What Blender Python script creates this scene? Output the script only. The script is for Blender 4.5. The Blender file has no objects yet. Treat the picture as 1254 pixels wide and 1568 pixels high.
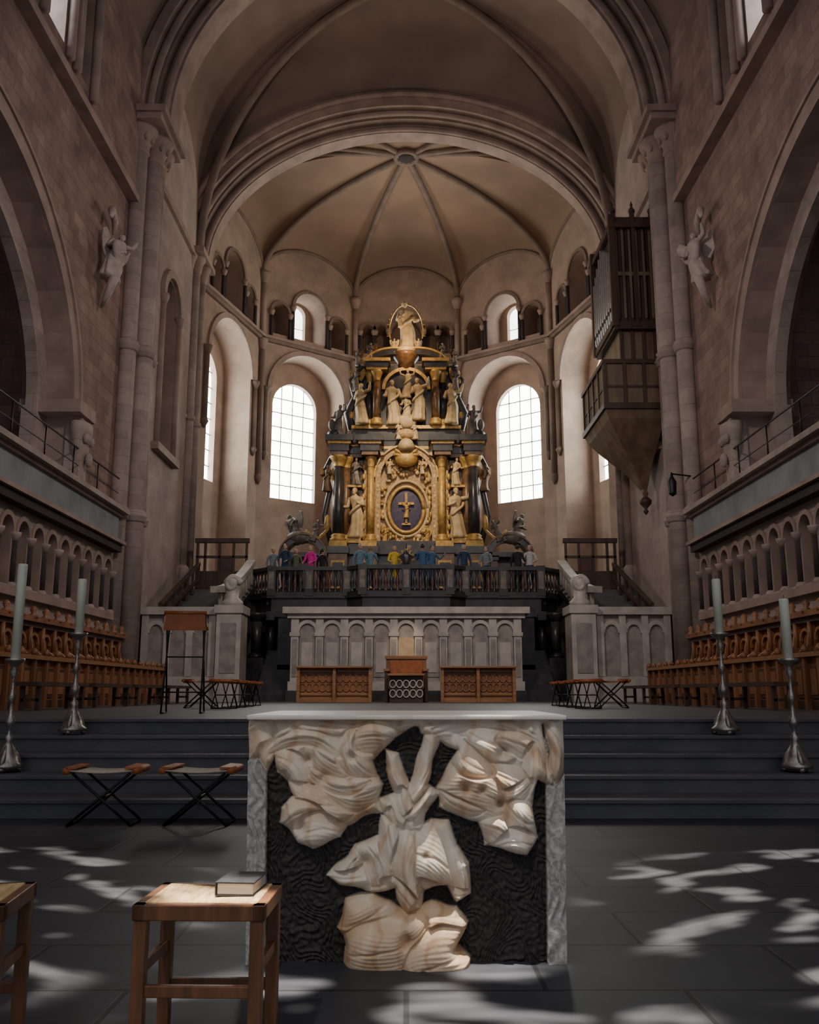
import bpy, bmesh, math, random
import numpy as np
from mathutils import Vector, Matrix, noise
pi=math.pi
random.seed(7)
SC=bpy.context.scene.collection

# ------------------------------------------------------------ materials
def _nt(name):
    m=bpy.data.materials.new(name); m.use_nodes=True
    nt=m.node_tree; b=nt.nodes['Principled BSDF']; return m,nt,b
def mat(name,c1,c2=None,scale=4,rough=.6,metal=0,bump=.0,bscale=None,emit=None,estr=0,stretch=(1,1,1),detail=5,lo=.35,hi=.65):
    m,nt,b=_nt(name); N=nt.nodes; L=nt.links
    b.inputs['Roughness'].default_value=rough; b.inputs['Metallic'].default_value=metal
    c2=c2 or tuple(x*.75 for x in c1)
    tc=N.new('ShaderNodeTexCoord'); mp=N.new('ShaderNodeMapping'); mp.inputs['Scale'].default_value=stretch
    L.new(tc.outputs['Object'],mp.inputs['Vector'])
    nz=N.new('ShaderNodeTexNoise'); nz.inputs['Scale'].default_value=scale; nz.inputs['Detail'].default_value=detail
    L.new(mp.outputs[0],nz.inputs['Vector'])
    r=N.new('ShaderNodeValToRGB'); r.color_ramp.elements[0].position=lo; r.color_ramp.elements[1].position=hi
    r.color_ramp.elements[0].color=(*c1,1); r.color_ramp.elements[1].color=(*c2,1)
    L.new(nz.outputs['Fac'],r.inputs[0]); L.new(r.outputs[0],b.inputs['Base Color'])
    if bump:
        n2=N.new('ShaderNodeTexNoise'); n2.inputs['Scale'].default_value=bscale or scale*4; n2.inputs['Detail'].default_value=6
        L.new(mp.outputs[0],n2.inputs['Vector'])
        bp=N.new('ShaderNodeBump'); bp.inputs['Strength'].default_value=bump; bp.inputs['Distance'].default_value=.05
        L.new(n2.outputs['Fac'],bp.inputs['Height']); L.new(bp.outputs[0],b.inputs['Normal'])
    if emit:
        b.inputs['Emission Color'].default_value=(*emit,1); b.inputs['Emission Strength'].default_value=estr
    return m
def blockmat(name,c1,c2,mortar,bw,bh,rough=.8,flat=False,ms=.012,bump=.3,nscale=.6,namt=.35):
    m,nt,b=_nt(name); N=nt.nodes; L=nt.links
    b.inputs['Roughness'].default_value=rough
    g=N.new('ShaderNodeNewGeometry'); s=N.new('ShaderNodeSeparateXYZ'); L.new(g.outputs['Position'],s.inputs[0])
    c=N.new('ShaderNodeCombineXYZ')
    if flat:
        L.new(s.outputs[0],c.inputs[0]); L.new(s.outputs[1],c.inputs[1])
    else:
        a=N.new('ShaderNodeMath'); L.new(s.outputs[0],a.inputs[0]); L.new(s.outputs[1],a.inputs[1])
        L.new(a.outputs[0],c.inputs[0]); L.new(s.outputs[2],c.inputs[1])
    br=N.new('ShaderNodeTexBrick'); br.inputs['Scale'].default_value=1; br.inputs['Brick Width'].default_value=bw
    br.inputs['Row Height'].default_value=bh; br.inputs['Mortar Size'].default_value=ms; br.inputs['Mortar Smooth'].default_value=.3
    br.inputs['Color1'].default_value=(*c1,1); br.inputs['Color2'].default_value=(*c2,1); br.inputs['Mortar'].default_value=(*mortar,1)
    L.new(c.outputs[0],br.inputs['Vector'])
    nz=N.new('ShaderNodeTexNoise'); nz.inputs['Scale'].default_value=nscale; nz.inputs['Detail'].default_value=8; nz.inputs['Roughness'].default_value=.7
    L.new(g.outputs['Position'],nz.inputs['Vector'])
    r=N.new('ShaderNodeMapRange'); r.inputs['From Min'].default_value=.3; r.inputs['From Max'].default_value=.7
    r.inputs['To Min'].default_value=1-namt; r.inputs['To Max'].default_value=1.1
    L.new(nz.outputs['Fac'],r.inputs[0])
    mx=N.new('ShaderNodeMix'); mx.data_type='RGBA'; mx.blend_type='MULTIPLY'; mx.inputs[0].default_value=1
    L.new(br.outputs['Color'],mx.inputs[6]); L.new(r.outputs[0],mx.inputs[7]); L.new(mx.outputs[2],b.inputs['Base Color'])
    bp=N.new('ShaderNodeBump'); bp.inputs['Strength'].default_value=bump; bp.inputs['Distance'].default_value=.02
    L.new(br.outputs['Fac'],bp.inputs['Height']); bp.invert=True; L.new(bp.outputs[0],b.inputs['Normal'])
    return m
def emis(name,c,s):
    m=bpy.data.materials.new(name); m.use_nodes=True; nt=m.node_tree; nt.nodes.clear()
    e=nt.nodes.new('ShaderNodeEmission'); o=nt.nodes.new('ShaderNodeOutputMaterial')
    e.inputs[0].default_value=(*c,1); e.inputs[1].default_value=s; nt.links.new(e.outputs[0],o.inputs[0]); return m

M={}
M['plaster']=blockmat('apse_plaster',(.46,.335,.265),(.41,.30,.24),(.41,.295,.235),1.1,.5,ms=.006,bump=.08,namt=.38)
M['bay']=blockmat('bay_plaster',(.45,.35,.315),(.40,.31,.28),(.37,.29,.265),1.0,.45,ms=.008,bump=.12,namt=.4)
M['nave']=blockmat('nave_masonry',(.38,.25,.21),(.28,.18,.155),(.23,.165,.145),.75,.36,ms=.014,bump=.5,namt=.5,nscale=.9)
M['brick']=blockmat('old_brick',(.34,.13,.10),(.25,.11,.095),(.2,.15,.13),.42,.14,ms=.02,bump=.5,namt=.5)
M['trim']=mat('sandstone_trim',(.38,.275,.235),(.27,.195,.165),1.5,.75,bump=.15)
M['pale']=blockmat('pale_sandstone',(.47,.375,.335),(.39,.31,.275),(.31,.25,.225),2.2,.55,ms=.01,bump=.15,namt=.4,nscale=1.0)
M['rib']=mat('rib_stone',(.25,.18,.145),(.18,.13,.105),1.5,.8)
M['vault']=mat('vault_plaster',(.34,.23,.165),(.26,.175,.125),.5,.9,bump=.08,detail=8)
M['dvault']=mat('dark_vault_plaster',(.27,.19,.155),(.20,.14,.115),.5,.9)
M['dark']=mat('dark_stone',(.055,.045,.042),(.038,.032,.031),2,.85)  # dark tone for colonnettes, cornice, podium and backs of openings
M['marble']=mat('white_marble',(.56,.51,.46),(.40,.36,.33),2.2,.4,bump=.05)
M['mpanel']=mat('veined_marble_panel',(.38,.33,.295),(.25,.215,.195),3,.4)
M['warm_lit']=mat('warm_lit_panel',(.60,.42,.25),(.46,.32,.19),5,.4)  # gold centre panel of the screen, with its warm lighting put into the colour
M['black']=mat('black_marble',(.024,.024,.028),(.055,.052,.055),3,.3)
M['redm']=mat('red_marble',(.12,.05,.045),(.06,.035,.035),4,.35)
M['brownm']=mat('brown_marble',(.22,.12,.055),(.10,.055,.033),5,.35)
M['gold']=mat('gilding',(.62,.40,.13),(.38,.23,.07),7,.48,metal=.3,bump=.2)
M['cream']=mat('cream_alabaster',(.66,.51,.30),(.46,.33,.17),5,.5,bump=.1)
M['ochre']=mat('ochre_relief_stone',(.56,.38,.17),(.30,.18,.08),9,.5,bump=.3,bscale=14)
M['violet']=mat('violet_velvet',(.075,.062,.135),(.045,.038,.08),6,.6)
M['statue']=mat('statue_limestone',(.48,.40,.36),(.35,.285,.255),5,.6,bump=.1)
M['grey']=mat('grey_statue_stone',(.24,.20,.17),(.12,.10,.09),5,.5)
M['slate']=blockmat('slate_floor',(.036,.038,.046),(.048,.051,.061),(.018,.019,.023),1.05,.62,rough=.55,flat=True,ms=.012,bump=.25,nscale=1.4,namt=.45)
M['step']=mat('step_stone',(.115,.113,.12),(.076,.076,.082),2.5,.5,bump=.08,bscale=20)
M['wood']=mat('oak_stall',(.36,.15,.06),(.19,.08,.035),2,.45,stretch=(1,1,.15),bump=.1,bscale=20)
M['wood2']=mat('honey_oak',(.42,.20,.085),(.27,.125,.05),5,.4,stretch=(.3,3,3),bump=.06,bscale=25)
M['dwood']=mat('dark_wood',(.09,.045,.03),(.05,.028,.02),3,.5,stretch=(1,1,.2))
M['chair']=mat('chair_beech',(.20,.085,.038),(.11,.05,.025),9,.38,stretch=(3,3,.4),bump=.06,bscale=40)
M['rush']=mat('rush_seat',(.62,.44,.23),(.42,.27,.12),60,.75,stretch=(1,.15,1),bump=.5,bscale=90)
M['leather']=mat('tan_leather',(.50,.15,.045),(.34,.10,.03),7,.5)
M['canvas']=mat('pale_canvas',(.62,.52,.40),(.5,.42,.32),30,.8)
M['iron']=mat('black_iron',(.02,.02,.022),(.03,.03,.03),8,.45,metal=.6)
M['silver']=mat('silver_candlestick',(.55,.50,.45),(.28,.25,.22),12,.33,metal=.8,bump=.15,bscale=40)
M['wax']=mat('candle_wax',(.80,.82,.66),(.72,.74,.60),6,.5)
M['pipe']=mat('organ_pipe_metal',(.48,.50,.50),(.36,.37,.37),5,.4,metal=.6)
M['lead']=mat('window_lead',(.30,.31,.32),(.25,.25,.25),5,.6)
M['cover']=mat('book_cover',(.035,.037,.045),(.02,.02,.025),30,.45)
M['paper']=mat('book_pages',(.62,.60,.54),(.45,.43,.38),4,.8,stretch=(1,1,60))
M['panelblue']=mat('grey_blue_render',(.28,.30,.32),(.20,.22,.24),1.2,.8)
M['skin']=mat('skin',(.55,.34,.25),(.5,.3,.22),6,.5)
M['organwood']=mat('organ_walnut',(.22,.155,.10),(.13,.085,.055),3,.5,stretch=(1,1,.2))
M['glass']=emis('daylight_glass',(.97,1.0,.93),14.0)
M['glass2']=emis('clerestory_daylight',(.85,.93,1.0),7.0)
M['glassdim']=emis('small_window_daylight',(.97,.98,.92),6.0)

# ------------------------------------------------------------ mesh builder
class MB:
    def __init__(s): s.v=[];s.f=[];s.m=[];s.sm=[];s.mats=[]
    def mi(s,k):
        if k not in s.mats: s.mats.append(k)
        return s.mats.index(k)
    def add(s,vs,fs,k,smooth=False):
        o=len(s.v); s.v.extend([tuple(p) for p in vs]); i=s.mi(k)
        for f in fs: s.f.append(tuple(o+a for a in f)); s.m.append(i); s.sm.append(smooth)
    def box(s,x0,x1,y0,y1,z0,z1,k):
        if x0>x1:x0,x1=x1,x0
        vs=[(x0,y0,z0),(x1,y0,z0),(x1,y1,z0),(x0,y1,z0),(x0,y0,z1),(x1,y0,z1),(x1,y1,z1),(x0,y1,z1)]
        s.add(vs,[(0,3,2,1),(4,5,6,7),(0,1,5,4),(1,2,6,5),(2,3,7,6),(3,0,4,7)],k)
    def beam(s,p,q,w,h,k,up=(0,0,1)):
        p=Vector(p);q=Vector(q);d=(q-p).normalized();u=Vector(up)
        if abs(d.dot(u))>.98:u=Vector((0,1,0))
        a=d.cross(u).normalized();b=a.cross(d).normalized()
        vs=[c+a*x*w/2+b*y*h/2 for c in(p,q) for x,y in((-1,-1),(1,-1),(1,1),(-1,1))]
        s.add(vs,[(0,1,2,3),(7,6,5,4),(0,4,5,1),(1,5,6,2),(2,6,7,3),(3,7,4,0)],k)
    def tube(s,pts,rad,k,n=10,caps=True):
        pts=[Vector(p) for p in pts]
        if not hasattr(rad,'__len__'): rad=[rad]*len(pts)
        vs=[];pa=None
        for i,p in enumerate(pts):
            d=(pts[min(i+1,len(pts)-1)]-pts[max(i-1,0)]).normalized()
            if pa is None:
                u=Vector((0,0,1)) if abs(d.z)<.9 else Vector((1,0,0))
                a=d.cross(u).normalized()
            else:
                a=(pa-d*pa.dot(d)).normalized()
            pa=a;b=d.cross(a)
            for j in range(n):
                t=2*pi*j/n; vs.append(p+(a*math.cos(t)+b*math.sin(t))*rad[i])
        fs=[]
        for i in range(len(pts)-1):
            for j in range(n):
                j2=(j+1)%n; fs.append((i*n+j,i*n+j2,(i+1)*n+j2,(i+1)*n+j))
        if caps: fs.append(tuple(range(n))); fs.append(tuple((len(pts)-1)*n+j for j in range(n)))
        s.add(vs,fs,k,True)
    def lathe(s,c,prof,k,n=16,sx=1,sy=1,a0=0,a1=2*pi):
        full=abs(a1-a0-2*pi)<1e-4; m=n if full else n+1
        vs=[(c[0]+r*math.cos(a0+(a1-a0)*j/n)*sx,c[1]+r*math.sin(a0+(a1-a0)*j/n)*sy,c[2]+z) for r,z in prof for j in range(m)]
        fs=[]
        for i in range(len(prof)-1):
            for j in range(n):
                j2=(j+1)%m; fs.append((i*m+j,i*m+j2,(i+1)*m+j2,(i+1)*m+j))
        if full: fs.append(tuple(range(m))); fs.append(tuple((len(prof)-1)*m+j for j in range(m)))
        s.add(vs,fs,k,True)
    def ell(s,c,r,k,nu=12,nv=8):
        prof=[(max(1e-4,math.sin(pi*i/nv)),-math.cos(pi*i/nv)) for i in range(nv+1)]
        vs=[(c[0]+p*math.cos(2*pi*j/nu)*r[0],c[1]+p*math.sin(2*pi*j/nu)*r[1],c[2]+q*r[2]) for p,q in prof for j in range(nu)]
        fs=[(i*nu+j,i*nu+(j+1)%nu,(i+1)*nu+(j+1)%nu,(i+1)*nu+j) for i in range(nv) for j in range(nu)]
        s.add(vs,fs,k,True)
    def extr(s,poly,O,U,V,D,k):
        O=Vector(O);U=Vector(U);V=Vector(V);D=Vector(D);n=len(poly)
        a=[O+U*x+V*y for x,y in poly]; vs=a+[p+D for p in a]
        fs=[tuple(range(n)),tuple(range(2*n-1,n-1,-1))]+[(i,(i+1)%n,n+(i+1)%n,n+i) for i in range(n)]
        s.add(vs,fs,k)
    def ring(s,O,U,N,a0,b0,a1,b1,d,k,n=28,t0=0,t1=pi):
        O=Vector(O);U=Vector(U);N=Vector(N);Z=Vector((0,0,1));vs=[]
        for i in range(n+1):
            t=t0+(t1-t0)*i/n;c,q=math.cos(t),math.sin(t)
            A=O+U*a0*c+Z*b0*q;B=O+U*a1*c+Z*b1*q
            vs+=[A,B,B+N*d,A+N*d]
        fs=[(i*4+j,i*4+(j+1)%4,(i+1)*4+(j+1)%4,(i+1)*4+j) for i in range(n) for j in range(4)]
        fs+=[(0,1,2,3),(n*4+3,n*4+2,n*4+1,n*4)]
        s.add(vs,fs,k)
    def panel(s,O,U,N,L,z0,z1,ops,depth,k,kr=None,sub=24):
        kr=kr or k;U=Vector((*U,0));N=Vector((*N,0));O=Vector((*O,0))
        zf=z1 if callable(z1) else (lambda u:z1)
        us={0,L}|{L*i/sub for i in range(sub+1)}
        for (uc,hw,zb,zs,rs) in ops:
            for i in range(17): us.add(min(L,max(0,uc+hw*math.cos(pi*i/16))))
        us=sorted(us);us=[u for i,u in enumerate(us) if i==0 or u-us[i-1]>1e-5]
        top=lambda o,u:o[3]+o[4]*math.sqrt(max(0,1-((u-o[0])/o[1])**2))
        P=lambda u,z,d=0:O+U*u+N*d+Vector((0,0,z))
        for ua,ub in zip(us,us[1:]):
            um=(ua+ub)/2;act=sorted([o for o in ops if abs(um-o[0])<o[1]],key=lambda o:o[2])
            ca,cb=z0,z0
            for o in act:
                if o[2]>z0+.01:
                    s.add([P(ua,ca),P(ub,cb),P(ub,o[2]),P(ua,o[2])],[(0,1,2,3)],k)
                    s.add([P(ua,o[2]),P(ub,o[2]),P(ub,o[2],depth),P(ua,o[2],depth)],[(0,1,2,3)],kr)
                ta,tb=top(o,ua),top(o,ub)
                s.add([P(ua,ta),P(ub,tb),P(ub,tb,depth),P(ua,ta,depth)],[(0,1,2,3)],kr)
                ca,cb=ta,tb
            s.add([P(ua,ca),P(ub,cb),P(ub,zf(ub)),P(ua,zf(ua))],[(0,1,2,3)],k)
        for o in ops:
            for sg in(-1,1):
                u=o[0]+sg*o[1]; s.add([P(u,o[2]),P(u,o[3]),P(u,o[3],depth),P(u,o[2],depth)],[(0,1,2,3)],kr)
    def web(s,pts,B,k,nv=14):
        B=Vector(B);n=len(pts);vs=[]
        for j in range(nv+1):
            t=j/nv*pi/2;h=1-math.cos(t);z=math.sin(t)
            for p in pts:
                p=Vector(p);vs.append((p.x+(B.x-p.x)*h,p.y+(B.y-p.y)*h,p.z+(B.z-p.z)*z))
        s.add(vs,[(j*n+i,j*n+i+1,(j+1)*n+i+1,(j+1)*n+i) for j in range(nv) for i in range(n-1)],k,True)
    def ribto(s,p,B,r,k,nv=14,off=-.06):
        p=Vector(p);B=Vector(B)
        s.tube([(p.x+(B.x-p.x)*(1-math.cos(t)),p.y+(B.y-p.y)*(1-math.cos(t)),p.z+(B.z-p.z)*math.sin(t)+off) for t in[pi/2*j/nv for j in range(nv+1)]],r,k,8)
    def merge(s,o,T):
        off=len(s.v)
        s.v.extend([tuple(T@Vector(p)) for p in o.v])
        for f,m,sm in zip(o.f,o.m,o.sm):
            s.f.append(tuple(off+a for a in f)); s.m.append(s.mi(o.mats[m])); s.sm.append(sm)
    def obj(s,name,loc=None,parent=None,bevel=0,scale=None):
        if scale: s.v=[(x*scale,y,z) for x,y,z in s.v]
        me=bpy.data.meshes.new(name); me.from_pydata(s.v,[],s.f)
        for k in s.mats: me.materials.append(M[k])
        me.polygons.foreach_set('material_index',s.m); me.polygons.foreach_set('use_smooth',s.sm); me.update()
        bm=bmesh.new(); bm.from_mesh(me); bmesh.ops.recalc_face_normals(bm,faces=bm.faces); bm.to_mesh(me); bm.free()
        ob=bpy.data.objects.new(name,me); SC.objects.link(ob)
        if loc: ob.location=loc
        if parent: ob.parent=parent
        if bevel:
            b=ob.modifiers.new('bevel','BEVEL'); b.width=bevel; b.segments=2; b.limit_method='ANGLE'
        return ob

def figure(h,k,seed=0,wings=None,pose=0):
    """robed sculpture, facing -Y, base at origin"""
    r=random.Random(seed);o=MB();ph=r.random()*6;nf=r.choice([6,7,8])
    prof=[(0,.150),(.05,.145),(.15,.125),(.27,.118),(.38,.118),(.48,.112),(.57,.088),(.64,.092),(.72,.108),(.78,.112),(.815,.085),(.84,.045),(.87,.036)]
    n=28;vs=[]
    for t,rr in prof:
        amp=.16*max(0,1-t/.75)+.02;dx=.035*math.sin(t*5+ph)
        for j in range(n):
            a=2*pi*j/n;q=rr*(1+amp*math.cos(nf*a+ph+t*4))
            vs.append(((q*math.cos(a)*1.12+dx)*h,(q*math.sin(a)*.85)*h,t*h))
    fs=[(i*n+j,i*n+(j+1)%n,(i+1)*n+(j+1)%n,(i+1)*n+j) for i in range(len(prof)-1) for j in range(n)]+[tuple(range(n))]
    o.add(vs,fs,k,True)
    hx=.035*math.sin(.9*5+ph)*h
    o.ell((hx,-.012*h,.925*h),(.048*h,.055*h,.068*h),k); o.ell((hx,.012*h,.94*h),(.058*h,.058*h,.06*h),k)
    o.ell((hx,-.068*h,.918*h),(.01*h,.014*h,.018*h),k,6,4)
    if pose!=2: o.ell((hx,-.045*h,.885*h),(.03*h,.03*h,.045*h),k,8,5)
    for sg in(-1,1):
        sh=Vector((sg*.115*h,0,.785*h))
        up=(pose==1 and sg==1) or (pose==3)
        if up: el=sh+Vector((sg*.12*h,-.05*h,.02*h)); ha=el+Vector((sg*.03*h,-.06*h,.15*h))
        elif (seed+sg)%3==0: el=sh+Vector((sg*.05*h,0,-.16*h)); ha=el+Vector((-sg*.10*h,-.13*h,.06*h))
        else: el=sh+Vector((sg*.06*h,.01*h,-.16*h)); ha=el+Vector((sg*.05*h,-.12*h,-.02*h))
        o.tube([sh-Vector((sg*.03*h,0,0)),sh,el,(el+ha)/2,ha],[.03*h,.045*h,.042*h,.035*h,.02*h],k,8)
        o.ell(ha,(.022*h,.026*h,.024*h),k,6,5)
    pts=[Vector((.12*h*math.cos(t)*1.1,-.10*h*math.sin(t)-.01*h,(.70-.1*t)*h)) for t in[i*.45 for i in range(7)]]
    o.tube(pts,[.03*h]*7,k,6)
    if wings:
        for sg in(-1,1):
            poly=[(.03,.68),(.14,.86),(.26,.98),(.33,.9),(.31,.72),(.25,.55),(.16,.42),(.07,.5)]
            o.extr([(sg*x*h,z*h) for x,z in poly],(0,.09*h,0),(1,.25,0),(0,0,1),(0,.03*h,0),wings)
    return o
def R(loc,ang=0,tilt=0,roll=0):
    return Matrix.Translation(Vector(loc))@Matrix.Rotation(ang,4,'Z')@Matrix.Rotation(tilt,4,'X')@Matrix.Rotation(roll,4,'Y')

W=8.8; PZ=.8
# ------------------------------------------------------------ floor, steps
b=MB(); b.box(-12.5,12.5,-8,8.5,-.3,0,'slate'); b.obj('floor')
b=MB()
for i in range(5):
    y0=8.5+.55*i; y1=y0+.55 if i<4 else 36
    b.box(-W if i<4 else -9.2,W if i<4 else 9.2,y0,y1,-.3 if i==0 else .16*i-.02,.16*(i+1),'step')
    b.box(-W,W,y0-.03,y0+.05,.16*(i+1)-.035,.16*(i+1)+.002,'step')
b.obj('choir_steps',bevel=.006)

# ------------------------------------------------------------ nave side walls & galleries
for s,side in((-1,'left'),(1,'right')):
    b=MB(); X=s*W; N=(s,0)
    arc=[(Y-1.5,.30,3.45,4.62,.33) for Y in np.arange(11.2,27.2,.86)]
    b.panel((X,1.5),(0,1),N,26.3,-.3,5.25,arc,.42,'pale','trim',sub=4)
    b.add([(X+s*.42,1.5,3.2),(X+s*.42,27.8,3.2),(X+s*.42,27.8,5.2),(X+s*.42,1.5,5.2)],[(0,1,2,3)],'panelblue')
    b.panel((X+s*.25,1.5),(0,1),N,26.3,6.4,16.9,[(15.3,6.8,6.4,8.5,5.3)],1.3,'nave','trim',sub=6)
    b.panel((X,1.5),(0,1),N,26.3,16.9,30,[(18.6,.65,17.5,22,.75),(20.6,.5,17.5,21,.5),(9,.9,17.2,22,.9)],.6,'nave','trim',sub=6)
    b.add([(X,1.5,16.9),(X,27.8,16.9),(X+s*.25,27.8,16.9),(X+s*.25,1.5,16.9)],[(0,1,2,3)],'trim')
    b.obj('wall_'+side)
    # gallery chamber
    b=MB()
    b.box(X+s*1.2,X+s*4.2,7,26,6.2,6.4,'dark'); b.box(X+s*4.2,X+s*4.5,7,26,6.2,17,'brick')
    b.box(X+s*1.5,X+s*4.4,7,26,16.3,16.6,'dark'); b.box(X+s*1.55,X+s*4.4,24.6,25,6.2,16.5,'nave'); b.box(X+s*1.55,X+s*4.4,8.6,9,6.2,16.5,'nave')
    b.obj('gallery_chamber_'+side)
    b=MB()
    for a0,a1,d,k in((6.8,7.2,-.1,'trim'),(7.2,7.3,-.16,'trim')):
        b.ring((X+s*.25,16.8,8.5),(0,1,0),(s,0,0),a0,a0-1.5,a1,a1-1.5,d,k,40)
    b.box(X-s*.12,X+s*.3,23.55,24.1,6.4,8.55,'pale')
    b.box(X-s*.22,X+s*1.4,23.1,24.3,8.35,8.7,'trim')
    b.ring((X+s*.9,16.8,8.5),(0,1,0),(s,0,0),6.2,4.7,6.85,5.35,.3,'pale',40)
    b.box(X+s*.9,X+s*1.3,23.0,23.7,6.4,8.5,'pale')
    b.box(X-s*.1,X+s*.35,1.5,27.6,16.75,17.0,'trim')
    b.obj('trim_arch_'+side)
    # clerestory windows
    b=MB()
    b.add([(X+s*.55,y,z) for y,z in((19.4,17.4),(20.9,17.4),(20.9,23),(19.4,23))],[(0,1,2,3)],'glass2')
    b.add([(X+s*.55,y,z) for y,z in((9.4,17),(11.6,17),(11.6,23),(9.4,23))],[(0,1,2,3)],'glass2')
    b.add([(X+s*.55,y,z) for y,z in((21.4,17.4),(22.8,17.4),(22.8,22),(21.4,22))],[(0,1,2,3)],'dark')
    for z in np.arange(17.9,23,.5): b.beam((X+s*.5,19.4,z),(X+s*.5,20.9,z),.04,.04,'lead')
    for y in(19.8,20.15,20.5): b.beam((X+s*.5,y,17.4),(X+s*.5,y,23),.04,.04,'lead')
    for y in(19.25,20.95,21.45,22.75):
        b.tube([(X-s*.1,y,17.2),(X-s*.1,y,21.2)],.13,'trim'); b.lathe((X-s*.1,y,21.1),[(.13,0),(.24,.35),(.24,.45)],'trim',10)
    b.obj('window_clerestory_'+side)
    # gallery parapet, cornice, colonnettes
    b=MB()
    b.box(X-s*.18,X+s*.05,1.5,27.05,3.18,3.36,'trim'); b.box(X-s*.10,X+s*.05,1.5,27.05,2.55,2.65,'trim')
    for i,Y in enumerate(np.arange(11.2-.43,27.3,.86)):
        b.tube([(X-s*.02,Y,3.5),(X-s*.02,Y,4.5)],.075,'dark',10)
        b.tube([(X+s*.2,Y,3.5),(X+s*.2,Y,4.5)],.07,'trim',8)
        b.lathe((X-s*.02,Y,4.42),[(.075,0),(.14,.14),(.15,.2)],'pale',8); b.lathe((X-s*.02,Y,3.36),[(.14,0),(.13,.08),(.08,.14)],'pale',8)
    for Y in np.arange(11.2,27.2,.86): b.ring((X,Y,4.62),(0,1,0),(-s,0,0),.30,.33,.41,.45,.05,'trim',12)
    b.box(X-s*.28,X+s*.3,1.5,27.1,5.2,5.42,'dark'); b.box(X-s*.38,X+s*.3,1.5,27.2,5.42,5.52,'trim')
    b.box(X-s*.14,X+s*.3,1.5,27.1,5.52,6.28,'panelblue')
    b.box(X-s*.24,X+s*.4,1.5,27.2,6.28,6.38,'trim'); b.box(X-s*.40,X+s*.4,1.5,27.3,6.38,6.52,'pale')
    b.obj('gallery_parapet_'+side)
    b=MB()
    for Y in np.arange(8,27.0,1.9): b.tube([(X-s*.1,Y,6.5),(X-s*.1,Y,7.45)],.02,'iron',6)
    b.tube([(X-s*.1,2,7.45),(X-s*.1,27,7.45)],.025,'iron',6); b.tube([(X-s*.1,2,7.0),(X-s*.1,27,7.0)],.012,'iron',6)
    b.obj('gallery_handrail' )
    b=MB(); b.lathe((X-s*.02,23.8,6.55),[(.12,0),(.22,.2),(.24,.5),(.36,.9),(.4,1.3),(.46,1.4),(.46,1.65)],'pale',12,sx=.6)
    b.ell((X-s*.28,23.8,7.2),(.1,.14,.2),'pale')
    for j in range(5): b.ell((X-s*.25,23.55+.12*j,7.75),(.08,.06,.14),'pale',8,6)
    b.obj('carved_corbel')
    # wall sculpture: angel with raised wings and billowing drapery
    b=MB(); f=figure(1.75,'statue',11+s,pose=1,wings='statue'); b.merge(f,R((X-s*.22,24.7,12.85),s*-.9,-.15,s*-.25))
    b.tube([(X-s*.1,25.2,14.3),(X-s*.4,24.5,13.9),(X-s*.3,25.05,13.3),(X-s*.35,24.6,12.8),(X-s*.1,24.85,12.4),(X+s*.1,25.0,12.1)],[.05,.12,.15,.14,.1,.04],'statue',10)
    b.tube([(X,25.2,14.0),(X-s*.15,25.45,13.6),(X,25.15,13.2)],[.05,.1,.04],'statue',8)
    b.tube([(X-s*.2,24.5,14.7),(X-s*.1,24.8,15.1),(X-s*.05,25.3,14.95),(X,25.35,14.6)],[.05,.12,.1,.04],'statue',8)
    b.obj('wall_angel_statue')
    # pier
    b=MB()
    b.box(s*8.75,s*10.8,27.4,29.3,PZ,20,'pale')
    sh=[(8.55,28.2,.30),(8.85,27.5,.27),(8.6,28.95,.2)]
    for x,y,r in sh:
        b.tube([(s*x,y,PZ),(s*x,y,18.7)],r,'pale',20)
        for z in(6.5,11.9): b.lathe((s*x,y,z),[(r,-.2),(r+.07,-.14),(r+.07,-.04),(r+.12,0),(r+.07,.05),(r+.06,.14),(r,.2)],'pale',20)
        b.lathe((s*x,y,PZ),[(r+.22,0),(r+.22,.3),(r+.16,.4),(r+.05,.5),(r,.6)],'pale',20)
        b.lathe((s*x,y,18.6),[(r,0),(r+.06,.06),(r+.02,.12),(r+.06,.35),(r+.2,.65),(r+.3,.8),(r+.3,.9)],'trim',20)
        for j in range(8):
            a=j*pi/4; b.ell((s*x+(r+.13)*math.cos(a),y+(r+.13)*math.sin(a),19.15),(.09,.09,.16),'trim',8,6)
    b.box(s*8.0,s*10.8,26.8,29.4,19.5,19.72,'trim'); b.box(s*7.85,s*10.8,26.7,29.5,19.72,19.95,'trim')
    b.obj('clustered_pier')
    # bay wall
    b=MB(); Lb=7.4
    lun=lambda u:19.3+4.5*math.sqrt(max(0,1-((u-3.7)/3.7)**2))
    b.panel((X,28.6),(0,1),N,Lb,PZ,lun,[(3.4,1.0,9.6,15.2,1.0)],1.2,'bay','trim')
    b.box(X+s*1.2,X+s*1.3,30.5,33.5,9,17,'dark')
    b.obj('wall_bay_'+side)
    b=MB(); b.ring((X,32,15.2),(0,1,0),(-s,0,0),1.05,1.05,1.35,1.35,.15,'trim',20)
    for y in(30.85,33.15): b.tube([(X-s*.05,y,9.7),(X-s*.05,y,15.1)],.12,'trim'); b.lathe((X-s*.05,y,14.8),[(.12,0),(.22,.3),(.22,.4)],'trim',10)
    b.box(X-s*.25,X+s*.1,30.5,33.5,9.35,9.62,'trim')
    b.box(X-s*.15,X+s*.1,29.3,35.3,18.7,18.95,'trim')
    b.obj('trim_bay_window_'+side)
    # second pier (apse arch responds on corbels)
    b=MB(); b.box(s*8.82,s*10.6,35.2,37.05,PZ,19.0,'bay')
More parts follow.
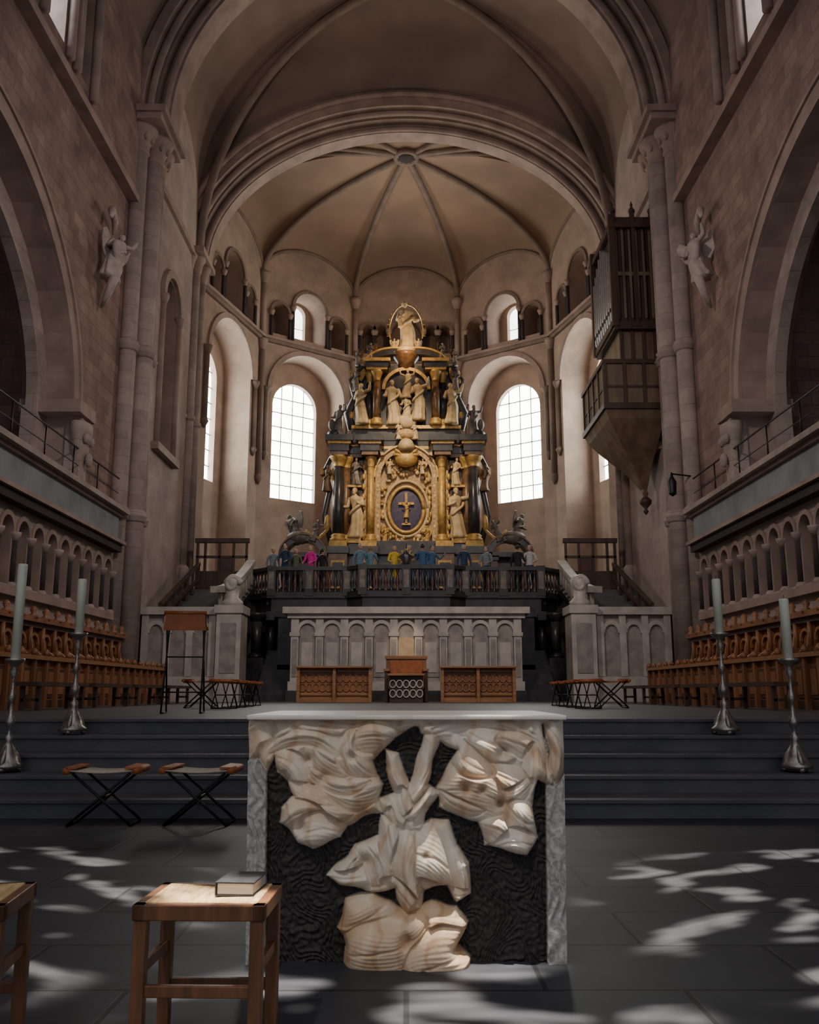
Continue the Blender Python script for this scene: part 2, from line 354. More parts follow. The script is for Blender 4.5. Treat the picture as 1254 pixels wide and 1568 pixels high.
    for x,y,r in((8.72,35.35,.17),(8.95,35.0,.15),(8.68,36.3,.15)):
        b.tube([(s*x,y,5.9),(s*x,y,18.3)],r,'pale',14)
        b.lathe((s*x,y,5.0),[(.02,0),(.1,.15),(r+.05,.55),(r+.1,.8),(r,.95)],'pale',12)
        b.lathe((s*x,y,18.1),[(r,0),(r+.04,.1),(r+.1,.45),(r+.2,.65),(r+.2,.75)],'trim',14)
        b.lathe((s*x,y,11.9),[(r,-.12),(r+.07,-.06),(r+.07,.06),(r,.12)],'pale',14)
    b.box(s*8.3,s*10.6,34.7,37.0,18.85,19.1,'trim')
    b.obj('apse_respond')

# ------------------------------------------------------------ arches & vaults
b=MB()
for a0,b0,a1,b1,y0,d,k in((8.0,8.0,8.4,8.4,27.9,1.1,'trim'),(8.4,8.4,8.75,8.75,27.5,.5,'rib'),(8.75,8.75,9.1,9.1,27.1,.5,'trim')):
    b.ring((0,y0,19.95),(1,0,0),(0,1,0),a0,b0,a1,b1,d,k,48)
for a,bb,y in((8.2,8.2,27.85),(8.6,8.6,27.45)): b.tube([(a*math.cos(t),y,19.95+bb*math.sin(t)) for t in np.linspace(0,pi,48)],.13,'trim',8)
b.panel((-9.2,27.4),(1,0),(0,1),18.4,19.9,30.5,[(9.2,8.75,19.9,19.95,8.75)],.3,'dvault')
b.obj('crossing_arch')
b=MB()
for a0,b0,a1,b1,y0,d,k in((8.45,6.25,8.8,6.62,36.3,.7,'trim'),(8.8,6.62,9.15,7.0,35.85,1.1,'rib'),(9.15,7.0,9.65,7.75,35.45,1.5,'trim')):
    b.ring((0,y0,19.05),(1,0,0),(0,1,0),a0,b0,a1,b1,d,k,56)
for a,bb,y,r in((8.62,6.4,36.28,.12),(9.0,6.85,35.8,.14),(9.45,7.5,35.4,.13)): b.tube([(a*math.cos(t),y,19.05+bb*math.sin(t)) for t in np.linspace(0,pi,56)],r,'trim',8)
b.obj('apse_arch')
b=MB(); C=(0,32,29.4)
el=lambda a,bb,y,z,n=40:[(a*math.cos(t),y,z+bb*math.sin(t)) for t in np.linspace(0,pi,n)]
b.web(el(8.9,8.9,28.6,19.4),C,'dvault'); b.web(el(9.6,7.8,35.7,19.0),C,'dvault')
for s in(-1,1):
    b.web([(s*W,32.3+3.7*math.cos(t),19.3+4.5*math.sin(t)) for t in np.linspace(0,pi,20)],C,'dvault')
    for y in(28.8,35.6): b.ribto((s*8.7,y,19.4),C,.19,'rib',18,-.12)
b.ell((0,32,29.2),(.45,.45,.25),'rib')
b.obj('vault_bay')
b=MB(); n=40
vs=[(9.15*math.cos(t),y,19.9+9.2*math.sin(t)) for y in(9,27.5) for t in np.linspace(0,pi,n)]
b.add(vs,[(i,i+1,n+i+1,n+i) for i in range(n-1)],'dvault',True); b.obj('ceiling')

# ------------------------------------------------------------ apse
CY=38.5;BZ=25.6;SP=22.3
V=[(-9.3,36.9),(-7.38,43.85),(-2.82,47.2),(2.82,47.2),(7.38,43.85),(9.3,36.9)]
walls=MB();tr=MB();vt=MB();B=(0,CY,BZ)
winid=1
for i in range(5):
    p=Vector(V[i]);q=Vector(V[i+1]);L=(q-p).length;U=(q-p)/L;Nn=Vector((-U.y,U.x))
    if Nn.dot((p+q)/2-Vector((0,CY)))<0:Nn=-Nn
    rise=1.9; lun=lambda u,L=L,rise=rise:SP+rise*math.sqrt(max(0,1-((u-L/2)/(L/2))**2))
    uc=L/2
    if i==0: uc=L*.56
    if i==4: uc=L*.44
    if i==2:
        ups=[(uc,.85,19.2,20.6,.85)]+[(uc+d,.32,19.2,20.5,.32) for d in(-2.1,-1.35,1.35,2.1)]
    else:
        ups=[(uc,.95,19.2,20.9,.95),(uc-1.75,.45,19.2,20.4,.45),(uc+1.75,.45,19.2,20.4,.45)]
    hw=2.15
    walls.panel(p,U,Nn,L,PZ,lun,[(uc,hw,6.2 if i!=2 else 9,16.2,2.15)]+ups,1.4,'plaster')
    inn=p+Nn*1.4
    zb,zs,wh=10.9,15.9,1.32; sw=.52
    o=[(uc,wh,zb,zs,wh)] if i!=2 else []
    walls.panel(inn,U,Nn,L,5,24,o+[(uc,sw,19.5,21.2,sw)] if i!=2 else [],.35,'plaster')
    if i!=2:
        g=MB();gp=inn+Nn*.3
        P3=lambda u,z,d=0:(gp.x+U.x*u+Nn.x*d,gp.y+U.y*u+Nn.y*d,z)
        arc=[(uc+wh*math.cos(t),zs+wh*math.sin(t)) for t in np.linspace(0,pi,18)]
        poly=[P3(uc-wh,zb),P3(uc+wh,zb)]+[P3(u,z) for u,z in arc]
        g.add(poly,[tuple(range(len(poly)))],'glass')
        nx=4
        for a in range(1,nx):
            u=uc-wh+2*wh*a/nx;zt=zs+math.sqrt(max(0,wh**2-(u-uc)**2))
            g.beam(P3(u,zb,-.05),P3(u,zt,-.05),.045,.045,'lead')
        for z in np.arange(zb+.78,zs+1.2,.78):
            w2=wh if z<zs else math.sqrt(max(0,wh**2-(z-zs)**2))
            g.beam(P3(uc-w2,z,-.05),P3(uc+w2,z,-.05),.045,.045,'lead')
        g.obj('window_%d'%winid)
        g=MB();poly=[P3(uc-sw,19.5),P3(uc+sw,19.5)]+[P3(uc+sw*math.cos(t),21.2+sw*math.sin(t)) for t in np.linspace(0,pi,10)]
        g.add(poly,[tuple(range(len(poly)))],'glassdim' if i in(1,3) else 'trim'); g.beam(P3(uc,19.5,-.04),P3(uc,21.7,-.04),.03,.03,'lead'); g.beam(P3(uc-sw,20.5,-.04),P3(uc+sw,20.5,-.04),.03,.03,'lead'); g.obj('window_%d'%(winid+4)); winid+=1
    O=Vector((p.x+U.x*uc,p.y+U.y*uc,0));U3=Vector((U.x,U.y,0));N3=Vector((Nn.x,Nn.y,0))
    if i!=2:
        tr.ring(O+Vector((0,0,16.2)),U3,-N3,2.15,2.15,2.4,2.4,.1,'trim',26)
        for sg in(-1,1):
            c=O+U3*sg*2.5-N3*.08; tr.tube([c+Vector((0,0,12.8)),c+Vector((0,0,15.9))],.13,'rib',12)
            tr.lathe(c+Vector((0,0,12.4)),[(.03,0),(.2,.3),(.13,.45)],'rib',10); tr.lathe(c+Vector((0,0,15.8)),[(.13,0),(.24,.3),(.24,.4)],'rib',10)
    tr.beam(tuple(p-Nn*.1)+(18.85,),tuple(q-Nn*.1)+(18.85,),.35,.14,'trim'); tr.beam(tuple(p-Nn*.05)+(18.7,),tuple(q-Nn*.05)+(18.7,),.22,.16,'rib')
    for (u0,h0,zb0,zs0,r0) in ups:
        tr.ring(O+U3*(u0-uc)+Vector((0,0,zs0)),U3,-N3,h0,h0,h0+.16,h0+.16,.1,'rib' ,18)
        for sg in(-1,1):
            c=O+U3*(u0-uc+sg*(h0+.09))-N3*.06; tr.tube([c+Vector((0,0,19.0)),c+Vector((0,0,zs0-.1))],.09,'dark',10)
            tr.lathe(c+Vector((0,0,zs0-.3)),[(.09,0),(.17,.2),(.17,.3)],'trim',8)
    arch=[(p.x+U.x*u,p.y+U.y*u,lun(u)) for u in [L/2-L/2*math.cos(t) for t in np.linspace(0,pi,22)]]
    vt.web(arch,B,'vault'); vt.tube(arch,.1,'rib',8)
fa=[(9.3*math.cos(t),36.9,(19.1+6.9*math.sin(t))) for t in np.linspace(0,pi,48)]
vt.web(fa,B,'vault')
for i,v in enumerate(V):
    z=SP; d=Vector(v)-Vector((0,CY)); d.normalize()
    if 0<i<5:
        vt.ribto((v[0],v[1],z),B,.15,'rib',18,-.08)
        c=(v[0]-d.x*.12,v[1]-d.y*.12); tr.tube([(c[0],c[1],19),(c[0],c[1],22.0)],.15,'trim',12)
        tr.lathe((c[0],c[1],21.7),[(.15,0),(.3,.45),(.33,.6)],'trim',12)
        tr.tube([(c[0],c[1],11.6),(c[0],c[1],18.7)],.15,'rib',12); tr.lathe((c[0],c[1],11.1),[(.02,0),(.22,.35),(.15,.55)],'rib',10)
        tr.lathe((c[0],c[1],18.1),[(.15,0),(.28,.45),(.3,.55)],'trim',10)
for t in(.30,.43,.57,.70): 
    a=t*pi; vt.ribto((9.3*math.cos(a),36.9,19.1+6.9*math.sin(a)),B,.13,'rib',10,-.06)
vt.ribto((-9.2,36.95,22.2),B,.13,'rib',16,-.06); vt.ribto((9.2,36.95,22.2),B,.13,'rib',16,-.06)
vt.ell((0,CY,BZ-.1),(.42,.42,.2),'dark'); vt.tube([(.5*math.cos(t),CY+.5*math.sin(t),BZ-.12) for t in np.linspace(0,2*pi,20)],.12,'rib',8)
walls.obj('wall_apse'); tr.obj('trim_apse'); vt.obj('vault_apse')
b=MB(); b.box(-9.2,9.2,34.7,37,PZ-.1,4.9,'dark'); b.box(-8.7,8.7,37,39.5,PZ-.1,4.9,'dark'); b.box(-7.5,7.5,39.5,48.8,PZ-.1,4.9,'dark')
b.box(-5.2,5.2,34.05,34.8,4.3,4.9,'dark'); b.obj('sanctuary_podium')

# ------------------------------------------------------------ high altar retable
b=MB(); Y=39.0
def col(x,y,z0,z1,r,k,kc='gold'):
    b.lathe((x,y,z0),[(r+.12,0),(r+.12,.12),(r+.04,.2),(r+.08,.27),(r,.34)],kc,14)
    b.lathe((x,y,z0+.3),[(r,0),(r*1.02,(z1-z0)*.3),(r*.86,(z1-z0)-.7)],k,14)
    b.lathe((x,y,z1-.5),[(r*.86,0),(r,.04),(r*.9,.08),(r*1.15,.25),(r*1.6,.42),(r*1.6,.5)],kc,12)
b.box(-3.3,3.3,Y,Y+1.6,4.9,7.0,'black'); b.box(-3.5,3.5,Y-.25,Y+1.6,6.9,7.2,'black'); b.box(-3.3,3.3,Y-.1,Y+1.6,7.2,7.5,'black')
for x in(-3.05,-1.72,1.72,3.05):
    b.box(x-.42,x+.42,Y-.5,Y+.2,4.9,6.9,'brownm'); b.box(x-.3,x+.3,Y-.54,Y-.5,5.4,6.6,'gold'); b.box(x-.24,x+.24,Y-.57,Y-.53,5.5,6.5,'black'); b.box(x-.48,x+.48,Y-.58,Y+.2,6.9,7.2,'black'); b.box(x-.4,x+.4,Y-.5,Y+.2,7.2,7.45,'gold')
b.box(-3.15,3.15,Y+.5,Y+1.6,7.4,11.3,'brownm')
for x in(-3.08,3.08): col(x,Y-.1,7.45,11.25,.26,'black'); col(x*.9,Y+.2,7.45,11.25,.22,'brownm')
for x in(-1.62,1.62): col(x,Y-.05,7.45,11.25,.17,'gold'); b.box(x-.32 ,x+.32,Y+.2,Y+.5,7.45,11.2,'ochre')
for s in(-1,1):
    for zz in np.arange(7.7,11,.45): b.ell((s*1.95,Y+.2,zz),(.1,.08,.16),'gold',8,6); b.ell((s*1.3,Y+.15,zz),(.1,.08,.15),'cream',8,6)
for z0,z1,e,k in((11.25,11.42,.0,'brownm'),(11.42,11.72,.06,'black'),(11.72,11.84,.14,'gold'),(11.84,12.1,.25,'black')):
    b.box(-3.2,-1.2,Y+.05-e,Y+1.6,z0,z1,k); b.box(1.2,3.2,Y+.05-e,Y+1.6,z0,z1,k); b.box(-1.3,1.3,Y+.35,Y+1.6,z0,z1,k)
    for x in(-3.05,-1.66,1.66,3.05): b.box(x-.38-e,x+.38+e,Y-.45-e,Y+.3,z0,z1,k)
b.ring((0,Y+.1,10.35),(1,0,0),(0,1,0),1.18,1.18,1.42,1.42,.35,'ochre',28); b.ring((0,Y+.0,10.35),(1,0,0),(0,1,0),1.42,1.42,1.5,1.5,.3,'gold',28)
for s in(-1,1): b.box(s*1.18,s*1.42,Y+.1,Y+.45,7.45,10.35,'ochre')
poly=[(-1.2,7.4),(1.2,7.4)]+[(1.2*math.cos(t),10.35+1.2*math.sin(t)) for t in np.linspace(0,pi,20)]
b.extr(poly,(0,Y+.42,0),(1,0,0),(0,0,1),(0,.1,0),'ochre')
def ovalring(rx,rz,zc,y,r,k):
    b.tube([(rx*math.cos(t),y,zc+rz*math.sin(t)) for t in np.linspace(0,2*pi,33)],r,k,8)
b.ell((0,Y+.42,8.95),(.78,.12,1.0),'violet',24,14); ovalring(.8,1.02,8.95,Y+.3,.09,'gold'); ovalring(1.0,1.25,9.0,Y+.32,.07,'cream')
rr=random.Random(5)
for i in range(110):
    t=rr.random()*2*pi;q=1+rr.random()*.4; x=1.0*q*math.cos(t); z=9.1+1.4*q*math.sin(t)
    if abs(x)<1.15 and 7.5<z<11.4: b.ell((x,Y+.34,z),(.06+.09*rr.random(),.1,.06+.1*rr.random()),rr.choice(['ochre','gold','cream','gold']),8,6)
b.box(-.055,.055,Y+.2,Y+.27,8.3,9.7,'gold'); b.box(-.36,.36,Y+.2,Y+.27,9.15,9.26,'gold'); b.box(-.2,.2,Y+.2,Y+.27,8.25,8.34,'gold')
b.merge(figure(.7,'gold',2,pose=3),R((0,Y+.12,8.55)))
for s in(-1,1):
    b.merge(figure(.7,'cream',9,wings='gold'),R((s*.75,Y+.1,10.5),s*-.4)); b.merge(figure(.7,'gold',6,wings='gold'),R((s*.95,Y+.1,7.5),s*-.4))
    b.merge(figure(.6,'cream',7,wings='gold'),R((s*1.1,Y-.1,11.3),s*-.5,0,s*.4))
b.ell((0,Y+.05,11.2),(.55,.25,.4),'gold'); b.lathe((0,Y-.05,11.5),[(.3,0),(.42,.2),(.3,.45),(.12,.62),(.03,.8)],'cream',12)
for j in range(7): a=pi*j/6; b.tube([(0,Y+.0,11.3),(.6*math.cos(a),Y-.1,11.35+.42*math.sin(a))],[.05,.08],'gold',6)
for s in(-1,1):
    b.box(s*2.0,s*2.75,Y+.4,Y+.5,7.5,11.2,'brownm')
    b.box(s*2.05,s*2.7,Y-.2,Y+.5,7.4,7.62,'gold')
    b.merge(figure(2.25,'cream',3+s,pose=1 if s>0 else 0),R((s*2.3,Y-.05,7.62),s*.25))
    b.box(s*2.05,s*2.7,Y-.0,Y+.5,9.9,10.0,'gold')
    b.merge(figure(1.25,'grey' if s<0 else 'cream',8+s),R((s*2.3,Y+.1,10.0),s*.2))
    b.tube([(s*3.4,Y+.2,7.5),(s*3.75,Y+.2,8.6),(s*3.5,Y+.2,9.8),(s*3.75,Y+.2,10.7),(s*3.45,Y+.2,11.3)],[.16,.13,.14,.12,.1],'black',8)
    b.ell((s*3.6,Y+.1,8.3),(.14,.14,.4),'gold'); b.merge(figure(1.2,'brownm',5,wings='gold'),R((s*3.62,Y,9.7),s*.3))
    b.merge(figure(1.5,'grey',12,pose=1),R((s*3.1,Y-.15,12.1),s*.4)); b.ell((s*3.3,Y-.1,12.25),(.35,.3,.22),'black')
    b.ell((s*3.45,Y-.1,12.7),(.16,.16,.25),'grey')
b.box(-2.5,2.5,Y+.3,Y+1.5,12.1,12.7,'black'); b.box(-2.55,2.55,Y+.15,Y+1.5,12.6,12.75,'gold')
b.box(-2.4,2.4,Y+.6,Y+1.4,12.7,15.7,'black')
for x in(-1.38,1.38):
    col(x,Y+.2,12.75,15.3,.19,'brownm'); col(x+(.35 if x>0 else -.35),Y+.45,12.75,15.3,.16,'black')
    for z0,z1,e,k in((15.3,15.42,0,'gold'),(15.42,15.65,.05,'black'),(15.65,15.8,.14,'gold')): b.box(x-.5-e,x+.5+e,Y-.05-e,Y+1.4,z0,z1,k)
b.ring((0,Y+.35,14.5),(1,0,0),(0,1,0),1.0,.9,1.15,1.05,.3,'gold',20)
poly=[(-1,12.7),(1,12.7)]+[(1.0*math.cos(t),14.5+.9*math.sin(t)) for t in np.linspace(0,pi,14)]
b.extr(poly,(0,Y+.57,0),(1,0,0),(0,0,1),(0,.05,0),'black')
for x,z,h,sd,ps in((-.62,12.75,2.1,21,0),(.55,12.95,2.0,22,1),(0.0,12.9,1.25,23,2),(0.05,14.0,1.35,24,3)): b.merge(figure(h,'cream',sd,pose=ps),R((x,Y+.1,z),.3*(-x)))
b.ell((0,Y+.2,12.9),(.5,.3,.35),'cream')
b.merge(figure(.8,'cream',31),R((-.35,Y-.2,12.0))); b.merge(figure(.8,'cream',32),R((.4,Y-.2,12.0))); b.ell((0,Y-.15,12.25),(.5,.2,.25),'ochre')
for s in(-1,1):
    b.merge(figure(1.9,'cream',14+s,pose=1),R((s*2.1,Y-.05,12.75),s*.3))
    b.tube([(s*2.5,Y+.6,12.7),(s*2.75,Y+.6,13.4),(s*2.35,Y+.6,14.2),(s*2.6,Y+.6,15.0),(s*2.1,Y+.6,15.6)],[.24,.2,.22,.18,.14],'black',8)
    b.ell((s*2.6,Y+.5,13.3),(.12,.12,.2),'gold'); b.ell((s*2.5,Y+.5,14.9),(.12,.12,.2),'gold')
    b.merge(figure(1.1,'grey',17,wings='gold'),R((s*2.35,Y+.3,14.4),s*.5)) 
    b.ring((s*.55,Y+.2,15.6),(s,0,0),(0,1,0),1.15,.5,1.38,.75,.9,'black',14,0,pi*.62); b.ring((s*.55,Y+.1,15.6),(s,0,0),(0,1,0),1.38,.75,1.46,.83,1,'gold',14,0,pi*.62)
    b.merge(figure(.85,'grey',19,wings='brownm'),R((s*1.7,Y+.2,15.8),s*.6)); b.merge(figure(.8,'grey',18,wings='brownm'),R((s*2.3,Y+.3,15.6),s*.6))
b.lathe((0,Y+.6,15.3),[(.12,0),(.35,.3),(.42,.5),(.6,.75),(.66,.9),(.6,.95)],'brownm',18)
b.merge(figure(2.5,'cream',43,pose=0),R((0,Y+.4,16.25),.15)); b.merge(figure(.7,'cream',44),R((-.28,Y+.1,17.35)))
for s in(-1,1): b.merge(figure(.7,'cream',41,wings='cream'),R((s*.58,Y+.3,16.2),s*.3))
b.ell((0,Y+.35,16.35),(.5,.35,.22),'cream')
b.ring((0,Y+.8,17.5),(1,0,0),(0,1,0),.78,1.25,.84,1.32,.06,'gold',26,-.3,pi+.3)
for j in range(18):
    a=-.2+(pi+.4)*j/17; b.tube([(.84*math.cos(a),Y+.83,17.5+1.3*math.sin(a)),(.95*math.cos(a),Y+.83,17.5+1.45*math.sin(a))],[.025,.008],'gold',5)
b.obj('high_altar_retable',scale=.955)
for s in(-1,1):
    b=MB()
    for x in(3.75,5.05): b.box(s*(x-.14),s*(x+.14),38.6,39.3,4.9,6.75,'brownm'); b.box(s*(x-.18),s*(x+.18),38.5,39.3,6.6,6.8,'black')
    b.box(s*3.9,s*4.95,39.1,39.3,4.9,6.8,'black'); b.ring((s*4.4,38.5,6.8),(1,0,0),(0,1,0),.75,.65,.98,.9,.8,'black',20); b.ring((s*4.4,38.4,6.8),(1,0,0),(0,1,0),.98,.9,1.04,.96,.9,'brownm',20)
    b.box(s*3.5,s*5.3,38.5,39.3,6.75,6.95,'black')
    b.merge(figure(1.5,'grey',50+s,wings='grey'),R((s*4.6,38.7,7.4),s*.8,0,s*.5)); b.merge(figure(1.0,'grey',52,pose=1),R((s*4.0,38.5,7.4),-s*.3,0,-s*.3))
    b.ell((s*4.6,38.7,7.6),(.55,.3,.3),'grey')
    b.tube([(s*3.4,38.6,7.9),(s*3.7,38.5,7.55),(s*4.05,38.5,7.6),(s*4.3,38.5,7.9)],[.06,.09,.09,.05],'gold',8)
    b.obj('retable_side_portal')

# ------------------------------------------------------------ black balcony with balustrade
b=MB(); DZ=-.3
def bal(x,y,z0,z1,k='black'):
    h=z1-z0; b.lathe((x,y,z0),[(.07,0),(.07,.05*h),(.03,.15*h),(.085,.38*h),(.045,.6*h),(.03,.78*h),(.07,.93*h),(.07,h)],k,8)
path=[(-5.9,34.9),(-5.0,33.9),(-2.2,33.9),(-1.6,33.4),(1.6,33.4),(2.2,33.9),(5.0,33.9),(5.9,34.9)]
poly=path+[(6.2,36),(-6.2,36)]
b.extr(poly,(0,0,4.3+DZ),(1,0,0),(0,1,0),(0,0,.55),'black')
pp=[(x*1.03,y-.12) for x,y in path]+[(6.2,36),(-6.2,36)]
b.extr(pp,(0,0,4.82+DZ),(1,0,0),(0,1,0),(0,0,.1),'black'); b.extr(pp,(0,0,4.2+DZ),(1,0,0),(0,1,0),(0,0,.12),'redm')
for (x0,y0),(x1,y1) in zip(path,path[1:]):
    b.beam((x0,y0,4.98+DZ),(x1,y1,4.98+DZ),.22,.12,'black'); b.beam((x0,y0,5.92+DZ),(x1,y1,5.92+DZ),.26,.14,'black')
    L=math.hypot(x1-x0,y1-y0); n=max(2,int(L/.21))
    for j in range(1,n): t=j/n; bal(x0+(x1-x0)*t,y0+(y1-y0)*t,5.04+DZ,5.86+DZ,'black' if j%2 else 'redm')
    for t in((0,.5) if L>2 else (0,)):
        x=x0+(x1-x0)*t;y=y0+(y1-y0)*t; b.box(x-.16,x+.16,y-.16,y+.16,4.9+DZ,6.02+DZ,'black'); b.box(x-.1,x+.1,y-.18,y-.15,5.15+DZ,5.8+DZ,'grey')
b.box(5.74,6.06,34.74,35.06,4.9+DZ,6.02+DZ,'black')
for x in np.arange(-5,5.1,.5): b.box(x-.16,x+.16,33.9-.16,33.95,3.7,4.0,'black')
b.box(-4.6,4.6,33.0,34.8,PZ,3.95,'black'); b.box(-4.7,4.7,32.9,34.8,3.75,3.95,'black')
for s in(-1,1):
    for x,y in((5.4,33.2),(5.05,34.3)):
        b.box(s*x-.3,s*x+.3,y-.3,y+.3,PZ,2.3,'black'); b.lathe((s*x,y,2.3),[(.28,0),(.28,.1),(.2,.2)],'black',14); b.tube([(s*x,y,2.4),(s*x,y,3.7)],.18,'black',14); b.lathe((s*x,y,3.6),[(.18,0),(.3,.22),(.32,.32)],'black',14)
    for i in range(10): b.box(s*4.02,s*5.1,31.2+.3*i,34.7,PZ,PZ+.18*(i+1),'black')
b.obj('rood_balcony')
b=MB(); b.lathe((0,33.4,5.7),[(.2,0),(.12,.1),(.3,.3),(.05,.5),(.02,.8)],'black',12)
for j in range(7): a=pi*j/6; b.tube([(0,33.4,5.85),(.3*math.cos(a),33.4,5.9+.4*math.sin(a))],[.03,.05],'gold',6)
b.obj('tabernacle_finial')

# ------------------------------------------------------------ marble screen altar
b=MB(); b.box(-4.0,4.0,30.9,32.6,PZ,1.15,'black'); b.box(-3.85,3.85,31.1,32.6,1.15,3.6,'mpanel')
b.box(-3.95,3.95,30.95,32.6,1.15,1.45,'marble'); b.box(-4.0,4.0,30.9,32.6,3.55,3.7,'marble'); b.box(-4.15,4.15,30.75,32.6,3.7,3.92,'marble')
xs=np.linspace(-3.75,3.75,10)
for i,x in enumerate(xs):
    b.box(x-.13,x+.13,30.98,31.15,1.45,3.55,'marble'); b.box(x-.17,x+.17,30.94,31.15,2.95,3.08,'marble'); b.box(x-.08,x+.08,30.95,31.0,1.6,2.85,'mpanel')
for i in range(9):
    c=(xs[i]+xs[i+1])/2; b.ring((c,31.0,3.08),(1,0,0),(0,1,0),.27,.3,.36,.42,.14,'marble',14)
    b.box(c-.26,c+.26,31.06,31.12,1.6,2.9,'warm_lit' if i==4 else 'mpanel'); b.box(c-.19,c+.19,31.03,31.1,1.75,2.75,'warm_lit' if i==4 else 'marble')
b.obj('marble_screen_altar')
for s in(-1,1):
    b=MB()
    b.box(s*5.5,s*8.7,30.2,30.8,PZ,3.6,'mpanel'); b.box(s*5.4,s*8.75,30.0,30.9,3.6,3.85,'marble'); b.box(s*5.5,s*8.7,30.1,30.8,PZ,1.6,'marble')
    b.box(s*5.35,s*6.15,29.75,30.95,PZ,3.62,'marble'); b.box(s*5.28,s*6.22,29.68,31,3.62,3.88,'marble'); b.box(s*5.5,s*6.0,29.72,29.76,1.7,3.3,'mpanel')
    for x in np.linspace(6.35,8.55,4):
        b.box(s*(x-.11),s*(x+.11),30.08,30.25,1.6,3.6,'marble')
    for x in np.linspace(6.35,8.55,4)[:-1]+.367: b.ring((s*x,30.1,3.0),(1,0,0),(0,1,0),.22,.28,.34,.42,.12,'marble',12)
    b.lathe((s*5.75,30.3,3.88),[(.34,0),(.36,.15),(.2,.3),(.26,.6),(.33,.85),(.2,1.0),(.1,1.05)],'marble',16)
    b.tube([(s*5.75+.25*math.cos(t)*(1-t/9),30.1,4.6+.3*math.sin(t)*(1-t/9)) for t in np.linspace(0,8,26)],.09,'marble',8)
    # sweeping curved parapet rising to the balcony
    pts=[(s*(6.45-.55*t**.6),30.7+3.9*t,4.5+1.45*t**1.5) for t in np.linspace(0,1,12)]
    for (a,c) in zip(pts,pts[1:]): b.beam(a,c,.34,.22,'marble')
    for i,p in enumerate(pts[1:]): b.tube([(p[0],p[1],p[2]-.1),(p[0],p[1],p[2]-.9)],.07,'marble',8)
    for (a,c) in zip(pts,pts[1:]): b.beam((a[0],a[1],a[2]-.95),(c[0],c[1],c[2]-.95),.34,.22,'black')
    b.obj('marble_stair_parapet')
    b=MB()
    for i in range(14): b.box(s*6.35,s*8.7,31.05+.25*i,34.65,PZ+2.0 if i else PZ,3.0+.135*(i+1),'step')
    b.beam((s*8.3,30.9,4.0),(s*7.9,34.6,5.9),.14,.12,'dwood'); b.beam((s*8.3,30.9,3.5),(s*7.9,34.6,5.3),.1,.08,'dwood')
    for t in np.linspace(0,1,7): b.beam((s*(8.3-.4*t),30.9+3.7*t,3.2+1.75*t),(s*(8.3-.4*t),30.9+3.7*t,4.0+1.9*t),.08,.08,'dwood')
    for x in(6.2,6.7,7.25,7.8,8.1): b.box(s*(x-.05),s*(x+.05),35.1,35.2,4.9,6.9,'dwood')
    b.box(s*6.1,s*8.2,35.05,35.25,6.8,6.98,'dwood'); b.box(s*6.15,s*8.15,35.1,35.2,6.2,6.3,'dwood'); b.box(s*6.15,s*8.15,35.12,35.18,4.9,5.7,'dwood'); b.box(s*6.75,s*7.2,35.13,35.17,5.7,6.3,'redm')
    b.obj('wooden_stair_screen',bevel=.01)

# ------------------------------------------------------------ choir stalls
for s in(-1,1):
    b=MB(); Xb=8.35; T=2.62
    b.box(s*Xb,s*(Xb+.12),14.6,26.9,PZ,T,'wood'); b.box(s*(Xb-.22),s*(Xb+.18),14.6,26.9,T,T+.12,'wood'); b.box(s*(Xb-.12),s*(Xb+.16),14.6,26.9,T-.11,T,'dwood')
    b.box(s*7.0,s*Xb,14.6,26.9,PZ,.95,'dwood')
    for Y in np.arange(14.6,26.95,.7):
        b.extr([(0,.95),(.62,.95),(.62,1.3),(.5,1.5),(.66,1.88),(.5,2.0),(.2,1.96),(.1,T-.1),(0,T-.1)],(s*Xb,Y-.035,0),(-s,0,0),(0,0,1),(0,.07,0),'wood')
        b.lathe((s*(Xb-.14),Y,T+.07),[(.1,0),(.12,.06),(.05,.12),(.09,.2),(.02,.28)],'wood',8); b.tube([(s*(Xb-.1),Y,1.96),(s*(Xb-.1),Y,T-.1)],.05,'wood',8)
    for Y in np.arange(14.95,26.7,.7):
        b.box(s*(Xb-.5),s*Xb,Y-.3,Y+.3,1.38,1.43,'wood2'); b.ring((s*(Xb-.02),Y,2.15),(0,1,0),(-s,0,0),.2,.2,.27,.26,.05,'wood2',12); b.box(s*(Xb-.04),s*Xb,Y-.2,Y+.2,1.5,2.1,'dwood')
    b.box(s*7.0,s*7.1,15,26.6,.95,1.72,'wood'); b.beam((s*7.1,15,1.76),(s*7.1,26.6,1.76),.05,.35,'wood2',up=(1,0,.0001))
    b.box(s*6.88,s*7.3,15,26.6,1.7,1.78,'wood2')
    for Y in np.arange(15,26.7,.58): b.box(s*6.92,s*7.0,Y-.05,Y+.05,.8,1.7,'wood'); b.lathe((s*6.96,Y,1.78),[(.05,0),(.07,.06),(.01,.14)],'wood',8)
    for Y in np.arange(15.29,26.5,.58): b.box(s*6.97,s*7.0,Y-.17,Y+.17,1.0,1.55,'dwood'); b.box(s*6.955,s*6.98,Y-.12,Y+.12,1.06,1.49,'wood')
    b.obj('choir_stalls')
    b=MB()
    for Y0 in(15.2,18.0,20.8,23.6):
        b.box(s*6.0,s*6.4,Y0,Y0+2.4,1.2,1.27,'dwood')
        for y in(Y0+.15,Y0+2.2):
            b.box(s*6.03,s*6.1,y,y+.07,PZ,1.2,'dwood'); b.box(s*6.3,s*6.37,y,y+.07,PZ,1.2,'dwood'); b.box(s*6.05,s*6.35,y,y+.05,.95,1.0,'dwood')
    b.obj('choir_bench')
